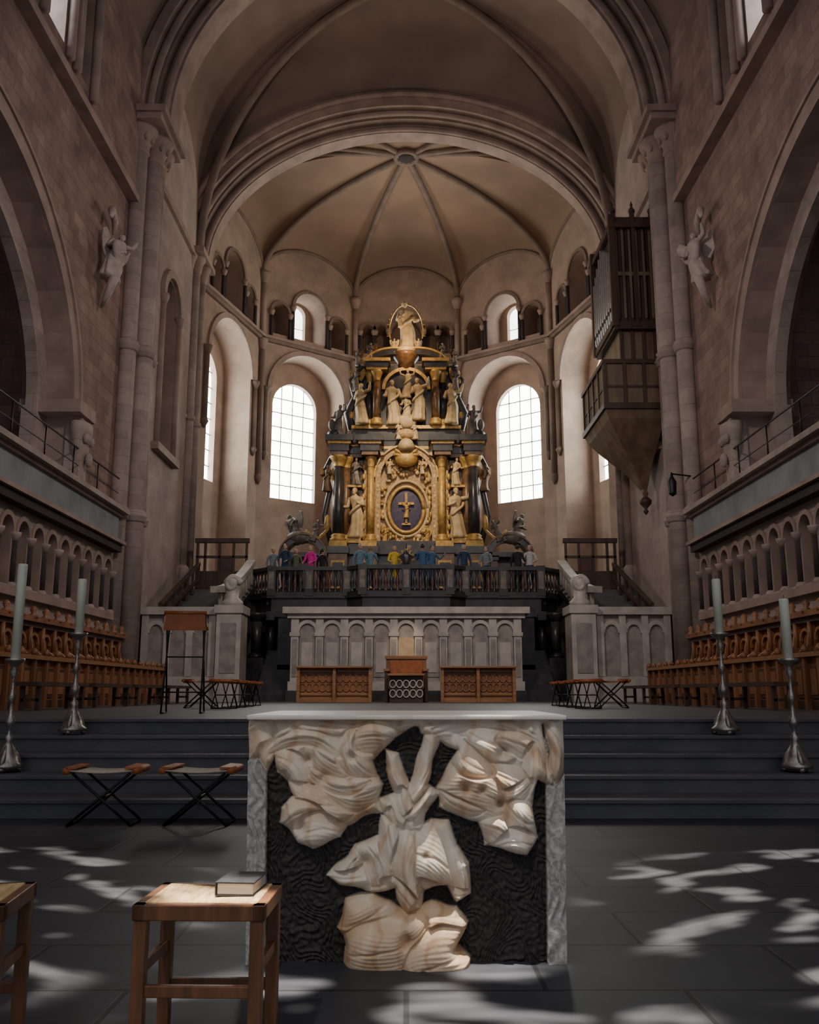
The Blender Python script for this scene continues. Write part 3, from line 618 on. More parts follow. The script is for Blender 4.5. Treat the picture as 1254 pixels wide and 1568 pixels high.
for s in(-1,1):
    b=MB(); x0,x1=1.05,3.3
    b.box(s*x0,s*x1,28.25,28.3,PZ,1.82,'wood'); b.box(s*(x0-.05),s*(x1+.05),27.95,28.45,1.82,1.88,'wood2'); b.box(s*x0,s*x1,28.1,28.25,PZ,.92,'wood2')
    for x in(x0+.04,(x0+x1)/2,x1-.04): b.box(s*(x-.05),s*(x+.05),28.05,28.32,PZ,1.86,'wood2')
    for c in((x0*3+x1)/4,(x0+x1*3)/4):
        b.box(s*(c-.48),s*(c+.48),28.2,28.26,1.0,1.08,'wood2'); b.box(s*(c-.48),s*(c+.48),28.2,28.26,1.7,1.76,'wood2')
        for k in range(5):
            xx=c-.4+.2*k
            for zz in(1.24,1.52): b.tube([(s*xx+.1*math.cos(t),28.22,zz+.12*math.sin(t)) for t in np.linspace(0,2*pi,13)],.017,'wood2',6)
    b.obj('kneeling_desk',bevel=.008)
b=MB(); b.box(-.62,.62,28.5,28.6,PZ,2.15,'wood'); b.box(-.66,.66,28.45,28.65,2.1,2.2,'wood2')
for s in(-1,1): b.box(s*.55,s*.65,27.9,28.6,PZ,1.75,'dwood'); b.box(s*.5,s*.68,27.85,28.6,1.72,1.8,'wood2')
b.box(-.55,.55,27.95,28.5,1.2,1.28,'leather'); b.box(-.5,.5,28.46,28.52,1.5,2.05,'leather')
b.box(-.5,.5,27.6,27.66,PZ,1.58,'dwood'); b.box(-.55,.55,27.4,27.75,1.58,1.64,'wood2')
for i in range(5):
    for zz in(1.06,1.34): b.tube([(-.4+.2*i+.09*math.cos(t),27.56,zz+.11*math.sin(t)) for t in np.linspace(0,2*pi,13)],.022,'marble',6)
b.obj('celebrant_chair_with_prie_dieu',bevel=.008)

# ------------------------------------------------------------ folding stools
def folding_stool(loc,ang,w=.62,h=.45,seat='canvas'):
    b=MB(); d=.36
    for y in(-d/2,d/2):
        b.tube([(-w/2+.03,y,.012),(w/2-.05,y,h-.02)],.012,'iron',8); b.tube([(w/2-.03,y,.012),(-w/2+.05,y,h-.02)],.012,'iron',8)
    for x in(-w/2+.03,w/2-.03): b.tube([(x,-d/2,.012),(x,d/2,.012)],.012,'iron',8)
    b.tube([(0,-d/2,h/2),(0,d/2,h/2)],.01,'iron',8)
    n=10; top=[(-w/2+w*i/n, h-.02*math.sin(pi*i/n)) for i in range(n+1)]
    vs=[(x,y,z+dz) for dz in(0,.012) for y in(-d/2-.02,d/2+.02) for x,z in top]; m=n+1
    fs=[]
    for i in range(n): fs+=[(i,i+1,m+i+1,m+i),(2*m+i,2*m+i+1,3*m+i+1,3*m+i),(i,i+1,2*m+i+1,2*m+i),(m+i,m+i+1,3*m+i+1,3*m+i)]
    b.add(vs,fs,seat,True)
    for x in(-1,1): b.tube([(x*w/2,-d/2-.03,h),(x*w/2,d/2+.03,h)],.03,'leather',12); b.extr([(0,0),(.09,.01),(.09,.02),(0,.025)],(x*w/2-(.09 if x>0 else 0),-d/2-.03,h+.01),(1,0,0),(0,0,1),(0,d+.06,0),'leather')
    o=b.obj('folding_stool',loc); o.rotation_euler=(0,0,ang)
folding_stool((-2.57,8.15,0),.04,.58); folding_stool((-1.76,8.17,0),-.03,.58)
for s in(-1,1):
    for i in range(4): folding_stool((s*(3.35+.05*i),17.2+1.25*i,PZ),pi/2+.1*s,.5,.5,'leather')
    folding_stool((s*3.95,18.0,PZ),.1*s,.62,.52,'leather'); folding_stool((s*4.4,20.0,PZ),.1*s,.62,.52,'leather')
b=MB()
for x in(-.27,.27):
    b.tube([(x,-.28,.012),(x*.95,.12,1.22)],.013,'iron',8); b.tube([(x,.28,.012),(x*.95,-.2,1.42)],.013,'iron',8); b.tube([(x,-.28,.012),(x,.28,.012)],.013,'iron',8)
for z in(.3,.8): b.tube([(-.27,-.28+.4*z/1.22,z),(.27,-.28+.4*z/1.22,z)],.01,'iron',8)
b.tube([(-.3,-.2,1.42),(.3,-.2,1.42)],.03,'leather',10); b.tube([(-.3,.12,1.22),(.3,.12,1.22)],.03,'leather',10)
b.extr([(-.3,0),(.3,0),(.27,.26),(-.27,.26)],(0,-.22,1.17),(1,0,0),(0,0,1),(0,.02,0),'leather'); b.beam((0,-.2,1.43),(0,.14,1.23),.56,.012,'leather',up=(0,.5,1))
o=b.obj('folding_lectern',(-3.2,13.4,PZ)); o.rotation_euler=(0,0,.12)

# ------------------------------------------------------------ candlesticks
def candlestick(loc,hs,hc):
    b=MB()
    for j in range(3):
        a=j*2*pi/3+pi/6; b.ell((.12*math.cos(a),.12*math.sin(a),.03),(.035,.035,.03),'silver',8,6)
        b.tube([(.13*math.cos(a),.13*math.sin(a),.05),(.09*math.cos(a),.09*math.sin(a),.14),(.03*math.cos(a),.03*math.sin(a),.26)],[.022,.03,.015],'silver',8)
    k=hs/1.2
    b.lathe((0,0,.04),[(.15,0),(.15,.03),(.11,.06),(.09,.12),(.055,.2),(.03,.26),(.045,.3),(.02,.33),(.02,.4*k),(.045,.44*k),(.05,.5*k),(.022,.55*k),(.018,.68*k),(.04,.72*k),(.028,.78*k),(.018,.82*k),(.02,.95*k),(.045,1.0*k),(.03,1.05*k),(.05,1.09*k),(.095,1.12*k),(.10,1.15*k),(.03,1.16*k)],'silver',20)
    b.lathe((0,0,hs-.02),[(.048,0),(.048,hc-.02),(.042,hc),(.012,hc+.003)],'wax',16)
    b.tube([(0,0,hs+hc-.03),(.004,0,hs+hc+.02)],.003,'iron',5)
    b.obj('altar_candlestick',loc)
candlestick((-3.68,10.35,.642),1.12,.62); candlestick((3.52,10.35,.642),1.12,.62)
candlestick((-3.97,9.4,.322),1.12,.98); candlestick((3.88,9.4,.322),1.12,.62)

# ------------------------------------------------------------ rush stools with book
def rush_stool(name,cx,cy,w,d,h,ang=0):
    b=MB()
    for x in(-1,1):
        for y in(-1,1): b.box(x*(w/2-.025)-.02,x*(w/2-.025)+.02,y*(d/2-.025)-.02,y*(d/2-.025)+.02,0,h-.012,'chair')
    for y in(-1,1):
        b.box(-w/2,w/2,y*(d/2-.02)-.02,y*(d/2-.02)+.02,h-.05,h-.004,'chair'); b.box(-w/2+.04,w/2-.04,y*(d/2-.025)-.011,y*(d/2-.025)+.011,.2 if y<0 else .14,.235 if y<0 else .175,'chair')
    for x in(-1,1):
        b.box(x*(w/2-.02)-.02,x*(w/2-.02)+.02,-d/2,d/2,h-.05,h-.004,'chair'); b.box(x*(w/2-.025)-.011,x*(w/2-.025)+.011,-d/2+.04,d/2-.04,.26,.295,'chair')
    n=22
    for i in range(n):
        y=-d/2+.035+(d-.07)*i/(n-1); b.tube([(-w/2+.03,y,h-.006),(0,y,h-.014),(w/2-.03,y,h-.006)],(d-.07)/n*.56,'rush',6)
    o=b.obj(name,(cx,cy,0),bevel=.004); o.rotation_euler=(0,0,ang)
rush_stool('rush_seat_stool',-.625,3.12,.405,.34,.47,-.03)
rush_stool('rush_seat_stool',-1.43,3.05,.43,.36,.48,.12)
b=MB()
b.box(-.062,.062,-.09,.09,0,.005,'cover'); b.box(-.058,.057,-.086,.086,.005,.038,'paper'); b.box(-.062,.062,-.09,.09,.038,.043,'cover'); b.box(-.065,-.06,-.09,.09,0,.043,'cover')
o=b.obj('hymn_book',(-.535,3.16,.4665),bevel=.0015); o.rotation_euler=(0,0,-.08)

# ------------------------------------------------------------ carved marble altar (foreground)
px=lambda x:(x-621.5)*.002812
pz=lambda y:(1480-y)*.0026
polys=[
 [(376,1088),(868,1088),(868,1110),(830,1112),(700,1108),(640,1114),(520,1108),(376,1112)],
 [(412,1100),(600,1100),(640,1112),(604,1130),(586,1150),(568,1165),(578,1185),(590,1205),(580,1228),(592,1250),(560,1256),(530,1268),(520,1290),(480,1308),(455,1300),(440,1280),(425,1265),(428,1240),(450,1225),(440,1200),(425,1185),(413,1150)],
 [(640,1103),(830,1100),(838,1150),(850,1190),(846,1212),(826,1200),(815,1240),(825,1290),(805,1318),(765,1305),(740,1300),(730,1265),(700,1255),(672,1240),(665,1210),(684,1180),(700,1150),(670,1135),(645,1125)],
 [(586,1150),(612,1158),(626,1205),(638,1165),(650,1126),(678,1120),(654,1205),(672,1220),(652,1252),(645,1280),(600,1280),(578,1228),(606,1222)],
 [(500,1350),(515,1330),(530,1318),(545,1298),(575,1285),(585,1250),(610,1268),(640,1270),(662,1258),(690,1262),(700,1300),(720,1330),(722,1375),(700,1385),(682,1362),(650,1372),(644,1400),(618,1412),(605,1365),(560,1372),(520,1362)],
 [(530,1385),(570,1370),(600,1385),(620,1405),(660,1388),(700,1390),(712,1420),(700,1448),(722,1470),(722,1510),(522,1510),(530,1450),(515,1425)],
 [(376,1090),(415,1095),(420,1150),(410,1185),(392,1160),(376,1165)],[(832,1095),(868,1095),(868,1185),(850,1215),(842,1160)]]
leaves=[(420,1112,600,1120,14,3),(650,1112,825,1114,14,3),(470,1150,545,1185,26,5),(425,1150,480,1205,19,5),(525,1130,565,1195,26,6),(548,1124,608,1130,28,6),
(440,1235,545,1240,30,7),(430,1262,490,1240,22,6),(500,1222,590,1222,24,6),(445,1285,525,1268,27,6),(480,1200,560,1215,13,4),(418,1130,520,1140,14,4),
(720,1135,800,1150,22,5),(770,1125,835,1170,19,5),(802,1150,824,1235,22,6),(735,1170,810,1210,22,6),(740,1240,812,1215,22,5),(668,1208,762,1218,46,7),(690,1140,740,1190,22,6),(740,1262,795,1300,22,6),(770,1245,824,1272,28,7),(760,1295,822,1292,24,6),(672,1228,730,1255,14,5),(835,1105,852,1205,15,5),
(586,1152,630,1240,17,6),(666,1124,632,1245,17,6),(604,1222,644,1278,18,5),(672,1218,632,1270,16,6),(576,1230,626,1284,14,5),
(505,1352,580,1298,24,6),(505,1360,600,1340,15,5),(560,1290,605,1372,26,6),(585,1256,614,1350,19,6),(625,1300,705,1335,48,8),(612,1272,628,1408,18,8),(692,1270,722,1375,22,6),(645,1364,716,1380,14,5),(600,1350,642,1405,16,5),
(518,1432,606,1392,36,6),(622,1415,712,1402,36,6),(530,1475,650,1442,46,9),(625,1482,728,1450,44,8)]
nu,nv=420,320; U0=.682
uu=np.linspace(-U0,U0,nu); vv=np.linspace(0,.985,nv); GU,GV=np.meshgrid(uu,vv)
def nz2(a,bb,sc,off=0): 
    out=np.zeros(a.shape)
    for i in range(a.shape[0]):
        for j in range(a.shape[1]): out[i,j]=noise.noise(Vector((a[i,j]*sc+off,bb[i,j]*sc,off*.7)))
    return out
w1=nz2(GU,GV,9,3.1); w2=nz2(GU,GV,9,8.7); m1=nz2(GU,GV,5,12.3); m2=nz2(GU,GV,5,17.9)
QU=GU+w1*.020; QV=GV+w2*.020
SD=np.full(GU.shape,-1e9)
for pl in polys:
    P=np.array([(px(x),pz(y)) for x,y in pl]); inside=np.zeros(GU.shape,bool); dist=np.full(GU.shape,1e9)
    for k in range(len(P)):
        x1,y1=P[k];x2,y2=P[(k+1)%len(P)]
        c=((y1>QV)!=(y2>QV))&(QU<(x2-x1)*(QV-y1)/((y2-y1) if abs(y2-y1)>1e-9 else 1e-9)+x1); inside^=c
        t=np.clip(((QU-x1)*(x2-x1)+(QV-y1)*(y2-y1))/((x2-x1)**2+(y2-y1)**2),0,1)
        dist=np.minimum(dist,np.hypot(QU-x1-t*(x2-x1),QV-y1-t*(y2-y1)))
    SD=np.maximum(SD,np.where(inside,dist,-dist))
dome=1-np.exp(-np.clip(SD,0,1)/.018)
lo1=nz2(GU,GV,3.2,1.7); lo2=nz2(GU,GV,5.5,4.4)
ph=(GU*math.cos(.6)+GV*math.sin(.6))*48+lo1*18+lo2*8
folds=(1-np.abs(np.sin(ph/2)))**1.3
H=.018+.03*dome+.02*folds*dome+.012*w1
for li,(x1,y1,x2,y2,hw,hh) in enumerate(leaves):
    a=np.array([px(x1),pz(y1)]);c=np.array([px(x2),pz(y2)]);d=c-a;Ln=np.hypot(*d);d/=Ln
    m=(a+c)/2; AU=GU+m1*.022+w1*.006; AV=GV+m2*.022+w2*.006
    P_=(AU-m[0])*d[0]+(AV-m[1])*d[1]; Q_=-(AU-m[0])*d[1]+(AV-m[1])*d[0]+.5*P_*P_/Ln*(1 if li%2 else -1)
    w_=hw*.0029; e=(P_/(Ln*.62))**2+(Q_/w_)**2
    prof=np.clip(1-e,0,1)**.7
    curl=np.tanh(Q_/w_*1.5)*(1 if li%3 else -1)
    h=.036+hh*.008*prof*(1+.3*curl)+.011*curl*prof-.008*np.exp(-(Q_/.006)**2)*prof+.0012*np.cos(Q_*380+P_*50+lo2*9)*prof
    bl=np.clip((1-e)*5,0,1); bl=bl*bl*(3-2*bl)
    H=H*(1-bl)+h*bl
H=H*dome**.6
mask=np.clip(SD/.005+.5,0,1); H=np.where(SD>-.0025,H,0)
for x,y,r,dp in ((712,1210,.024,.05),(737,1213,.016,.04),(765,1235,.018,.06),(622,1440,.03,.05),(770,1155,.025,.06),(460,1272,.025,.04),(540,1160,.02,.04),(495,1195,.022,.04),(650,1315,.012,.025),(560,1325,.025,.03),(590,1178,.02,.03),(470,1165,.018,.04)):
    H-=mask*dp*np.exp(-((GU-px(x))**2+(GV-pz(y))**2)/r**2)
H+=mask*.05*np.clip(1-GV/.3,0,1)*dome
pil=(np.abs(GU)>px(836)).astype(float)*(1-mask)
grain=np.sin((GU*140+w1*9+GV*12))*.5
H+=pil*(.04+.010*grain)
bgm=(1-mask)*(1-pil)
fine=nz2(GU,GV,60,2.2)
H+=bgm*(.008*np.sin(np.hypot(GU-w1*.2,GV-.3+w2*.2)*150)*.5+.008*fine)
Yf=4.09
verts=[(GU[i,j]*(.97+.03*GV[i,j]),Yf-H[i,j],GV[i,j]) for i in range(nv) for j in range(nu)]
faces=[(i*nu+j,i*nu+j+1,(i+1)*nu+j+1,(i+1)*nu+j) for i in range(nv-1) for j in range(nu-1)]
def altar_mat():
    m,nt,bs=_nt('carved_altar_marble'); N=nt.nodes;L=nt.links
    at=N.new('ShaderNodeAttribute'); at.attribute_name='stone'; sp=N.new('ShaderNodeSeparateColor'); L.new(at.outputs['Color'],sp.inputs[0])
    tc=N.new('ShaderNodeTexCoord')
    def nz(sc,lo,hi,c1,c2,dist=0,det=6):
        n=N.new('ShaderNodeTexNoise'); n.inputs['Scale'].default_value=sc; n.inputs['Detail'].default_value=det; n.inputs['Distortion'].default_value=dist
        L.new(tc.outputs['Object'],n.inputs['Vector']); r=N.new('ShaderNodeValToRGB'); r.color_ramp.elements[0].position=lo; r.color_ramp.elements[1].position=hi
        r.color_ramp.elements[0].color=(*c1,1); r.color_ramp.elements[1].color=(*c2,1); L.new(n.outputs['Fac'],r.inputs[0]); return r
    def mix(f,a,b_,mode='MIX'):
        x=N.new('ShaderNodeMix'); x.data_type='RGBA'; x.blend_type=mode
        if isinstance(f,float): x.inputs[0].default_value=f
        else: L.new(f,x.inputs[0])
        L.new(a,x.inputs[6]); L.new(b_,x.inputs[7]); return x.outputs[2]
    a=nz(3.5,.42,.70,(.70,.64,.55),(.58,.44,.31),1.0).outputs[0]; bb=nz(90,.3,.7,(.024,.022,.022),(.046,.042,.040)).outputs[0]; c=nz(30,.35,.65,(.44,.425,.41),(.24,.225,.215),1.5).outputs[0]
    tan=nz(5,.35,.68,(.52,.32,.17),(.70,.56,.41),1.2).outputs[0]
    wv=N.new('ShaderNodeTexWave'); wv.inputs['Scale'].default_value=2.5; wv.inputs['Distortion'].default_value=10; wv.inputs['Detail'].default_value=4; wv.inputs['Detail Scale'].default_value=1.3; L.new(tc.outputs['Object'],wv.inputs['Vector'])
    vr=N.new('ShaderNodeValToRGB'); vr.color_ramp.elements[0].position=.0; vr.color_ramp.elements[1].position=.22; vr.color_ramp.elements[0].color=(.72,.52,.37,1); vr.color_ramp.elements[1].color=(1,1,1,1); L.new(wv.outputs['Fac'],vr.inputs[0])
    body=mix(.5,mix(sp.outputs[2],a,tan),vr.outputs[0],'MULTIPLY')
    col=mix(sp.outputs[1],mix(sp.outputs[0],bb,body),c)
    L.new(col,bs.inputs['Base Color']); bs.inputs['Roughness'].default_value=.6; bs.inputs['Specular IOR Level'].default_value=.25
    n=N.new('ShaderNodeTexNoise'); n.inputs['Scale'].default_value=70; L.new(tc.outputs['Object'],n.inputs['Vector']); bp=N.new('ShaderNodeBump'); bp.inputs['Strength'].default_value=.3; bp.inputs['Distance'].default_value=.006
    L.new(n.outputs['Fac'],bp.inputs['Height']); L.new(bp.outputs[0],bs.inputs['Normal']); return m
stain=np.clip((.33-GV)*8,0,1)*.85
for x,y,r in((470,1230,.12),(715,1205,.10),(500,1190,.07),(560,1245,.06),(780,1250,.04)): stain=np.maximum(stain,.75*np.exp(-((GU-px(x))**2+(GV-pz(y))**2)/r**2))
root=bpy.data.objects.new('carved_stone_altar',None); SC.objects.link(root)
me=bpy.data.meshes.new('carved_front'); me.from_pydata(verts,[],faces); me.materials.append(altar_mat())
ca=me.color_attributes.new('stone','FLOAT_COLOR','POINT')
buf=np.zeros((nu*nv,4)); buf[:,0]=mask.ravel(); buf[:,1]=pil.ravel(); buf[:,2]=stain.ravel(); buf[:,3]=1; ca.data.foreach_set('color',buf.ravel())
me.polygons.foreach_set('use_smooth',[True]*len(faces)); me.update()
fo=bpy.data.objects.new('carved_front',me); SC.objects.link(fo); fo.parent=root
M['altarside']=mat('altar_side_stone',(.34,.335,.33),(.20,.195,.19),8,.55,bump=.3,bscale=30)
M['altartop']=mat('altar_top_marble',(.74,.71,.65),(.62,.58,.52),3,.4)
b=MB(); b.box(-.655,.655,4.1,4.95,0,.98,'altarside'); b.obj('block',parent=root)
b=MB(); pts=[]
rr=random.Random(3)
for t in np.linspace(-1,1,24): pts.append((t*.685,4.0+.012*math.sin(t*17)+.006*rr.random()))
pts+=[(.69,4.3),(.685,4.7),(.68,5.0),(0,5.02),(-.68,5.0),(-.69,4.6),(-.685,4.2)]
b.extr(pts,(0,0,.984),(1,0,0),(0,1,0),(0,0,.02),'altartop'); b.obj('mensa',parent=root,bevel=.006)

# ------------------------------------------------------------ hanging organ
b=MB()
x0,x1,y0,y1=7.3,8.78,30.0,33.0
b.box(x0+.1,x1,y0+.1,y1,13.8,17.4,'dwood')
b.box(x0-.1,x1,y0-.12,y1,17.3,17.5,'dwood'); b.box(x0,x1,y0,y1,17.5,17.75,'dwood'); b.box(x0-.05,x1,y0-.05,y1,13.5,13.8,'dwood'); b.box(x0-.02,x1,y0-.02,y1,15.5,15.65,'organwood')
for x in np.arange(x0+.12,x1,.24): b.box(x-.05,x+.05,y0,y0+.12,13.8,17.3,'dwood'); b.box(x-.04,x+.04,y0-.04,y0,13.9,17.2,'organwood')
for x in(x0,8.0,x1-.1): b.box(x-.02,x+.12,y0-.08,y0+.1,13.6,17.9,'dwood'); b.lathe((x+.05,y0,17.9),[(.1,0),(.13,.08),(.03,.25),(.06,.3),(.01,.45)],'dwood',8)
for i,y in enumerate(np.linspace(y0+.2,y1-.15,9)):
    h=3.2-abs(i-4)*.2; b.tube([(x0,y,13.8),(x0,y,14.0),(x0,y,14.0+h)],[.03,.12,.12],'pipe',12); b.box(x0-.13,x0-.1,y-.05,y+.05,14.2,14.35,'iron')
b.box(x0-.12,x0+.1,y0,y1,13.6,13.82,'dwood'); b.box(x0-.16,x0+.1,y1-.1,y1+.1,13.6,17.8,'dwood'); b.box(x0-.12,x0+.1,y0-.1,y0+.08,13.6,17.8,'dwood')
b.box(x0+.15,x1,y0+.2,y1,12.2,13.5,'organwood'); 
for x in np.linspace(x0+.2,x1-.1,4): b.box(x-.05,x+.05,y0+.12,y0+.22,12.2,13.5,'dwood')
bx=6.75
b.box(bx,x1,y0-.35,y1+.3,10.65,12.15,'organwood'); b.box(bx-.08,x1,y0-.43,y1+.38,12.1,12.25,'dwood'); b.box(bx-.08,x1,y0-.43,y1+.38,10.5,10.7,'dwood'); b.box(bx-.03,x1,y0-.38,y1+.3,11.25,11.33,'dwood')
for x in np.linspace(bx,x1-.05,4): b.box(x-.04,x+.06,y0-.42,y0-.34,10.65,12.15,'dwood')
for y in np.linspace(y0-.3,y1+.2,5): b.box(bx-.06,bx+.02,y-.05,y+.05,10.65,12.15,'dwood')
vs=[];prof=[(1,10.5),(.93,10.2),(.75,9.75),(.55,9.3),(.38,8.95),(.24,8.6),(.15,8.3),(.08,8.1),(.05,7.8)]
for q,z in prof:
    cx=8.45;cy=31.5;hx0=(cx-bx)*q;hy=1.85*q; vs+=[(cx-hx0,cy-hy,z),(cx+.3*q,cy-hy,z),(cx+.3*q,cy+hy,z),(cx-hx0,cy+hy,z)]
b.add(vs,[(i*4+j,i*4+(j+1)%4,(i+1)*4+(j+1)%4,(i+1)*4+j) for i in range(len(prof)-1) for j in range(4)],'organwood')
b.lathe((8.42,31.5,7.2),[(.01,0),(.1,.12),(.04,.22),(.2,.4),(.22,.52),(.08,.65),(.12,.8)],'dwood',12)
b.obj('choir_organ')
b=MB()
b.beam((8.05,27.0,7.6),(8.75,27.3,7.6),.04,.04,'iron'); b.lathe((8.05,27.0,6.9),[(.02,0),(.12,.08),(.12,.1),(.14,.45),(.05,.62),(.02,.75)],'iron',6); b.lathe((8.05,27.0,7.02),[(.09,0),(.11,.3)],'pipe',6)
b.obj('wall_lantern')

# ------------------------------------------------------------ people on the balcony
def person(loc,h,ang,shirt,trou,hair,pose=0,long=False):
    V_=[(0,0,.53),(0,0,.62),(0,.0,.73),(0,.005,.815),(0,0,.865)]; Rr=[(.088,.062),(.075,.055),(.092,.062),(.045,.04),(.03,.03)]
    E=[(0,1),(1,2),(2,3),(3,4)]
    hands=[]
    for s in(-1,1):
        k=len(V_)
        if pose==1: el=(s*.14,-.09,.66); wr=(s*.07,-.17,.74)
        elif pose==2: el=(s*.16,-.03,.64); wr=(s*.12,-.13,.60)
        elif pose==3 and s>0: el=(.20,-.03,.70); wr=(.27,-.1,.80)
        else: el=(s*.145,.01,.64); wr=(s*.15,-.04,.50)
        V_+=[(s*.10,0,.795),el,wr,(s*.048,0,.49),(s*.052,-.01,.28),(s*.055,.012,.05),(s*.06,-.07,.025)]
        Rr+=[(.037,.037),(.026,.026),(.017,.014),(.058,.055),(.038,.038),(.024,.024),(.024,.018)]
        E+=[(3,k),(k,k+1),(k+1,k+2),(0,k+3),(k+3,k+4),(k+4,k+5),(k+5,k+6)]
        hands.append((Vector(el),Vector(wr),s))
    me=bpy.data.meshes.new('tmp'); me.from_pydata([Vector(v) for v in V_],E,[]); ob=bpy.data.objects.new('tmp',me); SC.objects.link(ob)
    ob.modifiers.new('s','SKIN'); sv=me.skin_vertices[0].data
    for i,r in enumerate(Rr): sv[i].radius=r
    sv[0].use_root=True
    ss=ob.modifiers.new('u','SUBSURF'); ss.levels=2
    dg=bpy.context.evaluated_depsgraph_get(); ev=ob.evaluated_get(dg); em=ev.to_mesh()
    b=MB(); vs=[tuple(v.co) for v in em.vertices]; groups={}
    for p in em.polygons:
        c=p.center; k=shirt
        if c.z>.84: k='skin'
        elif c.z<.045 : k='iron'
        elif c.z<.54 and abs(c.x)<.12: k=trou
        groups.setdefault(k,[]).append(tuple(p.vertices))
    b.v.extend(vs)
    for k,fs in groups.items():
        i=b.mi(k)
        for f in fs: b.f.append(f); b.m.append(i); b.sm.append(True)
    ev.to_mesh_clear(); bpy.data.objects.remove(ob); bpy.data.meshes.remove(me)
    b.ell((0,-.008,.925),(.041,.050,.064),'skin',16,12); b.ell((0,-.03,.895),(.028,.028,.03),'skin',10,8)
    b.ell((0,-.058,.92),(.008,.012,.014),'skin',8,6); b.ell((0,-.05,.896),(.014,.006,.004),'redm',8,4)
    for s in(-1,1): b.ell((s*.016,-.052,.934),(.006,.004,.004),'iron',6,4); b.ell((s*.042,0,.922),(.006,.011,.016),'skin',6,5)
    b.ell((0,.012,.945),(.048,.050,.054),hair,14,10)
    if long: b.ell((0,.03,.88),(.046,.03,.08),hair,12,8)
    for el,wr,s in hands:
        d=(wr-el).normalized(); side=d.cross(Vector((0,0,1))); side=side.normalized() if side.length>.1 else Vector((1,0,0))
        b.tube([wr-d*.005,wr+d*.02,wr+d*.045],[.012,.017,.013],'skin',8)
        for i in range(4): p=wr+d*.04+side*(i-1.5)*.008; b.tube([p,p+d*.022,p+d*.036+Vector((0,0,-.01))],[.0055,.005,.004],'skin',6)
        p=wr+d*.015+side*.015*s; b.tube([p,p+d*.018+side*.014*s],[.006,.0045],'skin',6)
    ob=b.obj('visitor',loc); ob.scale=(h,h,h); ob.rotation_euler=(0,0,ang); return ob
for n,c in dict(magenta=(.9,.03,.40),yellow=(.85,.6,.06),navy=(.03,.06,.14),blue=(.07,.15,.32),grey_=(.22,.27,.3),white=(.6,.6,.58),olive=(.14,.16,.10),black_=(.02,.02,.025),sky=(.15,.28,.36)).items(): M[n]=mat('cloth_'+n,c,None,20,.8)
M['hair_b']=mat('hair_brown',(.045,.025,.015),None,30,.6); M['hair_g']=mat('hair_grey',(.38,.36,.34),None,30,.6); M['hair_l']=mat('hair_blond',(.3,.19,.09),None,30,.6)
ppl=[(-5.15,35.1,1.72,.5,'grey_','black_','hair_g',0),(-4.6,34.45,1.78,-.4,'navy','navy','hair_b',2),(-4.2,34.6,1.6,.2,'olive','black_','hair_l',0),(-3.62,34.35,1.68,-.5,'magenta','magenta','hair_l',2,True),(-3.2,34.6,1.6,2.6,'black_','black_','hair_b',0),
(-1.75,34.4,1.76,.3,'sky','navy','hair_g',0),(-1.35,34.35,1.66,2.9,'sky','black_','hair_l',1),(-.45,34.35,1.68,.4,'yellow','yellow','hair_l',2,True),(.1,34.5,1.72,-.5,'olive','navy','hair_g',0),(.62,34.35,1.74,3.0,'blue','navy','hair_b',1),(.98,34.5,1.7,.6,'blue','navy','hair_b',3),
(2.2,34.5,1.74,.2,'navy','black_','hair_g',0),(3.05,34.4,1.66,-.6,'grey_','black_','hair_b',2),(4.25,34.6,1.74,2.8,'black_','black_','hair_b',0),(4.7,34.5,1.72,-.3,'white','navy','hair_g',2)]
for p in ppl: person((p[0],p[1],4.9),p[2],p[3],p[4],p[5],p[6],p[7],len(p)>8)

# ------------------------------------------------------------ lights
w=bpy.data.worlds.new('World'); bpy.context.scene.world=w; w.use_nodes=True
w.node_tree.nodes['Background'].inputs[0].default_value=(.84,.85,.93,1); w.node_tree.nodes['Background'].inputs[1].default_value=.5
def light(name,typ,loc,power,col,target=None,**k):
    l=bpy.data.lights.new(name,typ); l.energy=power; l.color=col
    for a,v in k.items(): setattr(l,a,v)
    o=bpy.data.objects.new(name,l); SC.objects.link(o); o.location=loc
    if target: o.rotation_euler=(Vector(target)-Vector(loc)).to_track_quat('-Z','Y').to_euler()
    return o
light('altar_key_light','SPOT',(-2.5,-3,9),950,(1,.92,.82),(0,4,.5),spot_size=.3,spot_blend=.6,shadow_soft_size=.12)  # added key light from behind the camera, not a fixture of the church
light('warm_lamp_statue','POINT',(0,38.0,16.3),120,(1,.66,.34),shadow_soft_size=.04)
light('warm_lamp_niche','POINT',(0,41.5,18.6),160,(1,.66,.34),shadow_soft_size=.04)
light('retable_fill_spot','SPOT',(0,30,18.5),6500,(1,.77,.48),(0,39,10.5),spot_size=.62,spot_blend=.8,shadow_soft_size=.15)  # extra spot put in to brighten the retable
light('screen_lamp','SPOT',(0,27.5,5.5),320,(1,.80,.58),(0,31,2.6),spot_size=.38,spot_blend=1,shadow_soft_size=.1)
for s in(-1,1):
    light('nave_fill_spot','SPOT',(s*6,12,15),3500,(1,.86,.77),(-s*7,28,6),spot_size=1.7,spot_blend=1,shadow_soft_size=.8)  # unseen fill added to lift the piers and nave walls
    light('vault_fill_spot','SPOT',(s*7.9,30,20.3),500,(1,.85,.72),(-s*2,32.5,28),spot_size=2.2,spot_blend=1,shadow_soft_size=.15)  # small added fill to lighten the bay vault, no real fitting
def mth(N,L,op,a,bv,cl=False):
    m=N.new('ShaderNodeMath'); m.operation=op; m.use_clamp=cl
    for i,q in enumerate((a,bv)):
        if isinstance(q,(int,float)): m.inputs[i].default_value=q
        else: L.new(q,m.inputs[i])
    return m.outputs[0]
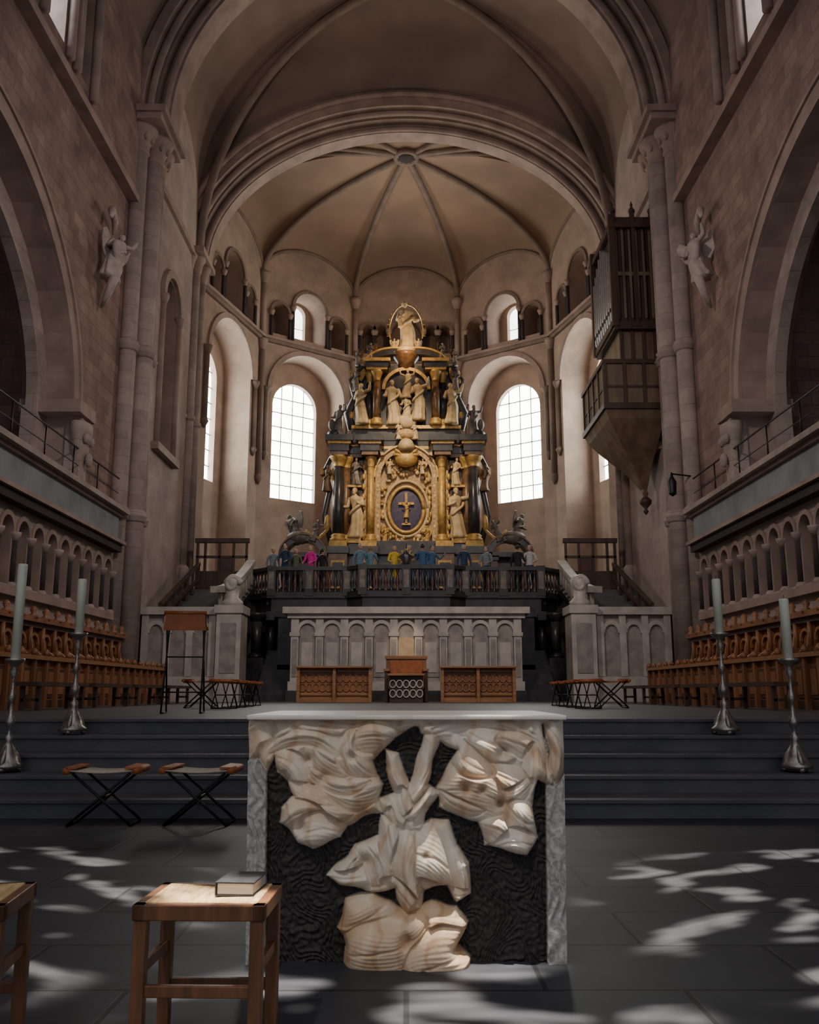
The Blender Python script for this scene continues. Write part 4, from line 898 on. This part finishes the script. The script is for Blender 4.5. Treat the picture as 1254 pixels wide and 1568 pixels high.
def gobo(loc,tgt,power,size,seed,sc=(9,20,1),th=.58):
    g=light('sun_patch_gobo','SPOT',loc,power,(1,.92,.80),tgt,spot_size=size,spot_blend=.35,shadow_soft_size=.05)  # overhead spot, noise-masked to imitate window sun on the floor; no tracery built
    g.data.use_nodes=True; nt=g.data.node_tree; N=nt.nodes; L=nt.links
    em=N.get('Emission')
    tc=N.new('ShaderNodeTexCoord'); sx=N.new('ShaderNodeSeparateXYZ'); L.new(tc.outputs['Normal'],sx.inputs[0])
    dx=mth(N,L,'DIVIDE',sx.outputs[0],sx.outputs[2]); dy=mth(N,L,'DIVIDE',sx.outputs[1],sx.outputs[2])
    cb=N.new('ShaderNodeCombineXYZ'); L.new(dx,cb.inputs[0]); L.new(dy,cb.inputs[1])
    mp=N.new('ShaderNodeMapping'); mp.inputs['Scale'].default_value=sc; mp.inputs['Location'].default_value=(seed*3.3,seed*7.7,0); mp.inputs['Rotation'].default_value=(0,0,.12); L.new(cb.outputs[0],mp.inputs[0])
    n1=N.new('ShaderNodeTexNoise'); n1.inputs['Scale'].default_value=2.4; n1.inputs['Detail'].default_value=1; n1.inputs['Distortion'].default_value=.7; L.new(mp.outputs[0],n1.inputs['Vector'])
    n2=N.new('ShaderNodeTexWave'); n2.inputs['Scale'].default_value=2.6; n2.inputs['Distortion'].default_value=8; n2.inputs['Detail'].default_value=2; n2.inputs['Detail Scale'].default_value=1.2; n2.bands_direction='Y'; L.new(mp.outputs[0],n2.inputs['Vector'])
    a=mth(N,L,'MULTIPLY',mth(N,L,'SUBTRACT',n1.outputs['Fac'],th),22,True); c=mth(N,L,'ADD',mth(N,L,'MULTIPLY',n2.outputs['Fac'],.95),.12,True)
    L.new(mth(N,L,'MULTIPLY',a,c),em.inputs['Strength'])
gobo((3.3,4.5,14),(3.05,4.9,0),70000,.32,1); gobo((-3.3,4.5,14),(-3.05,4.9,0),70000,.32,2); gobo((0,2.9,13),(0,3.1,0),65000,.18,3,(10,16,1),.52)

# ------------------------------------------------------------ camera
cam=bpy.data.cameras.new('camera'); co=bpy.data.objects.new('camera',cam); SC.objects.link(co)
co.location=(0,0,1.1); co.rotation_euler=(math.radians(90+11.15),0,0)
cam.sensor_width=36; cam.lens=36*1400/1568; cam.shift_x=.0032; cam.clip_end=200
bpy.context.scene.camera=co
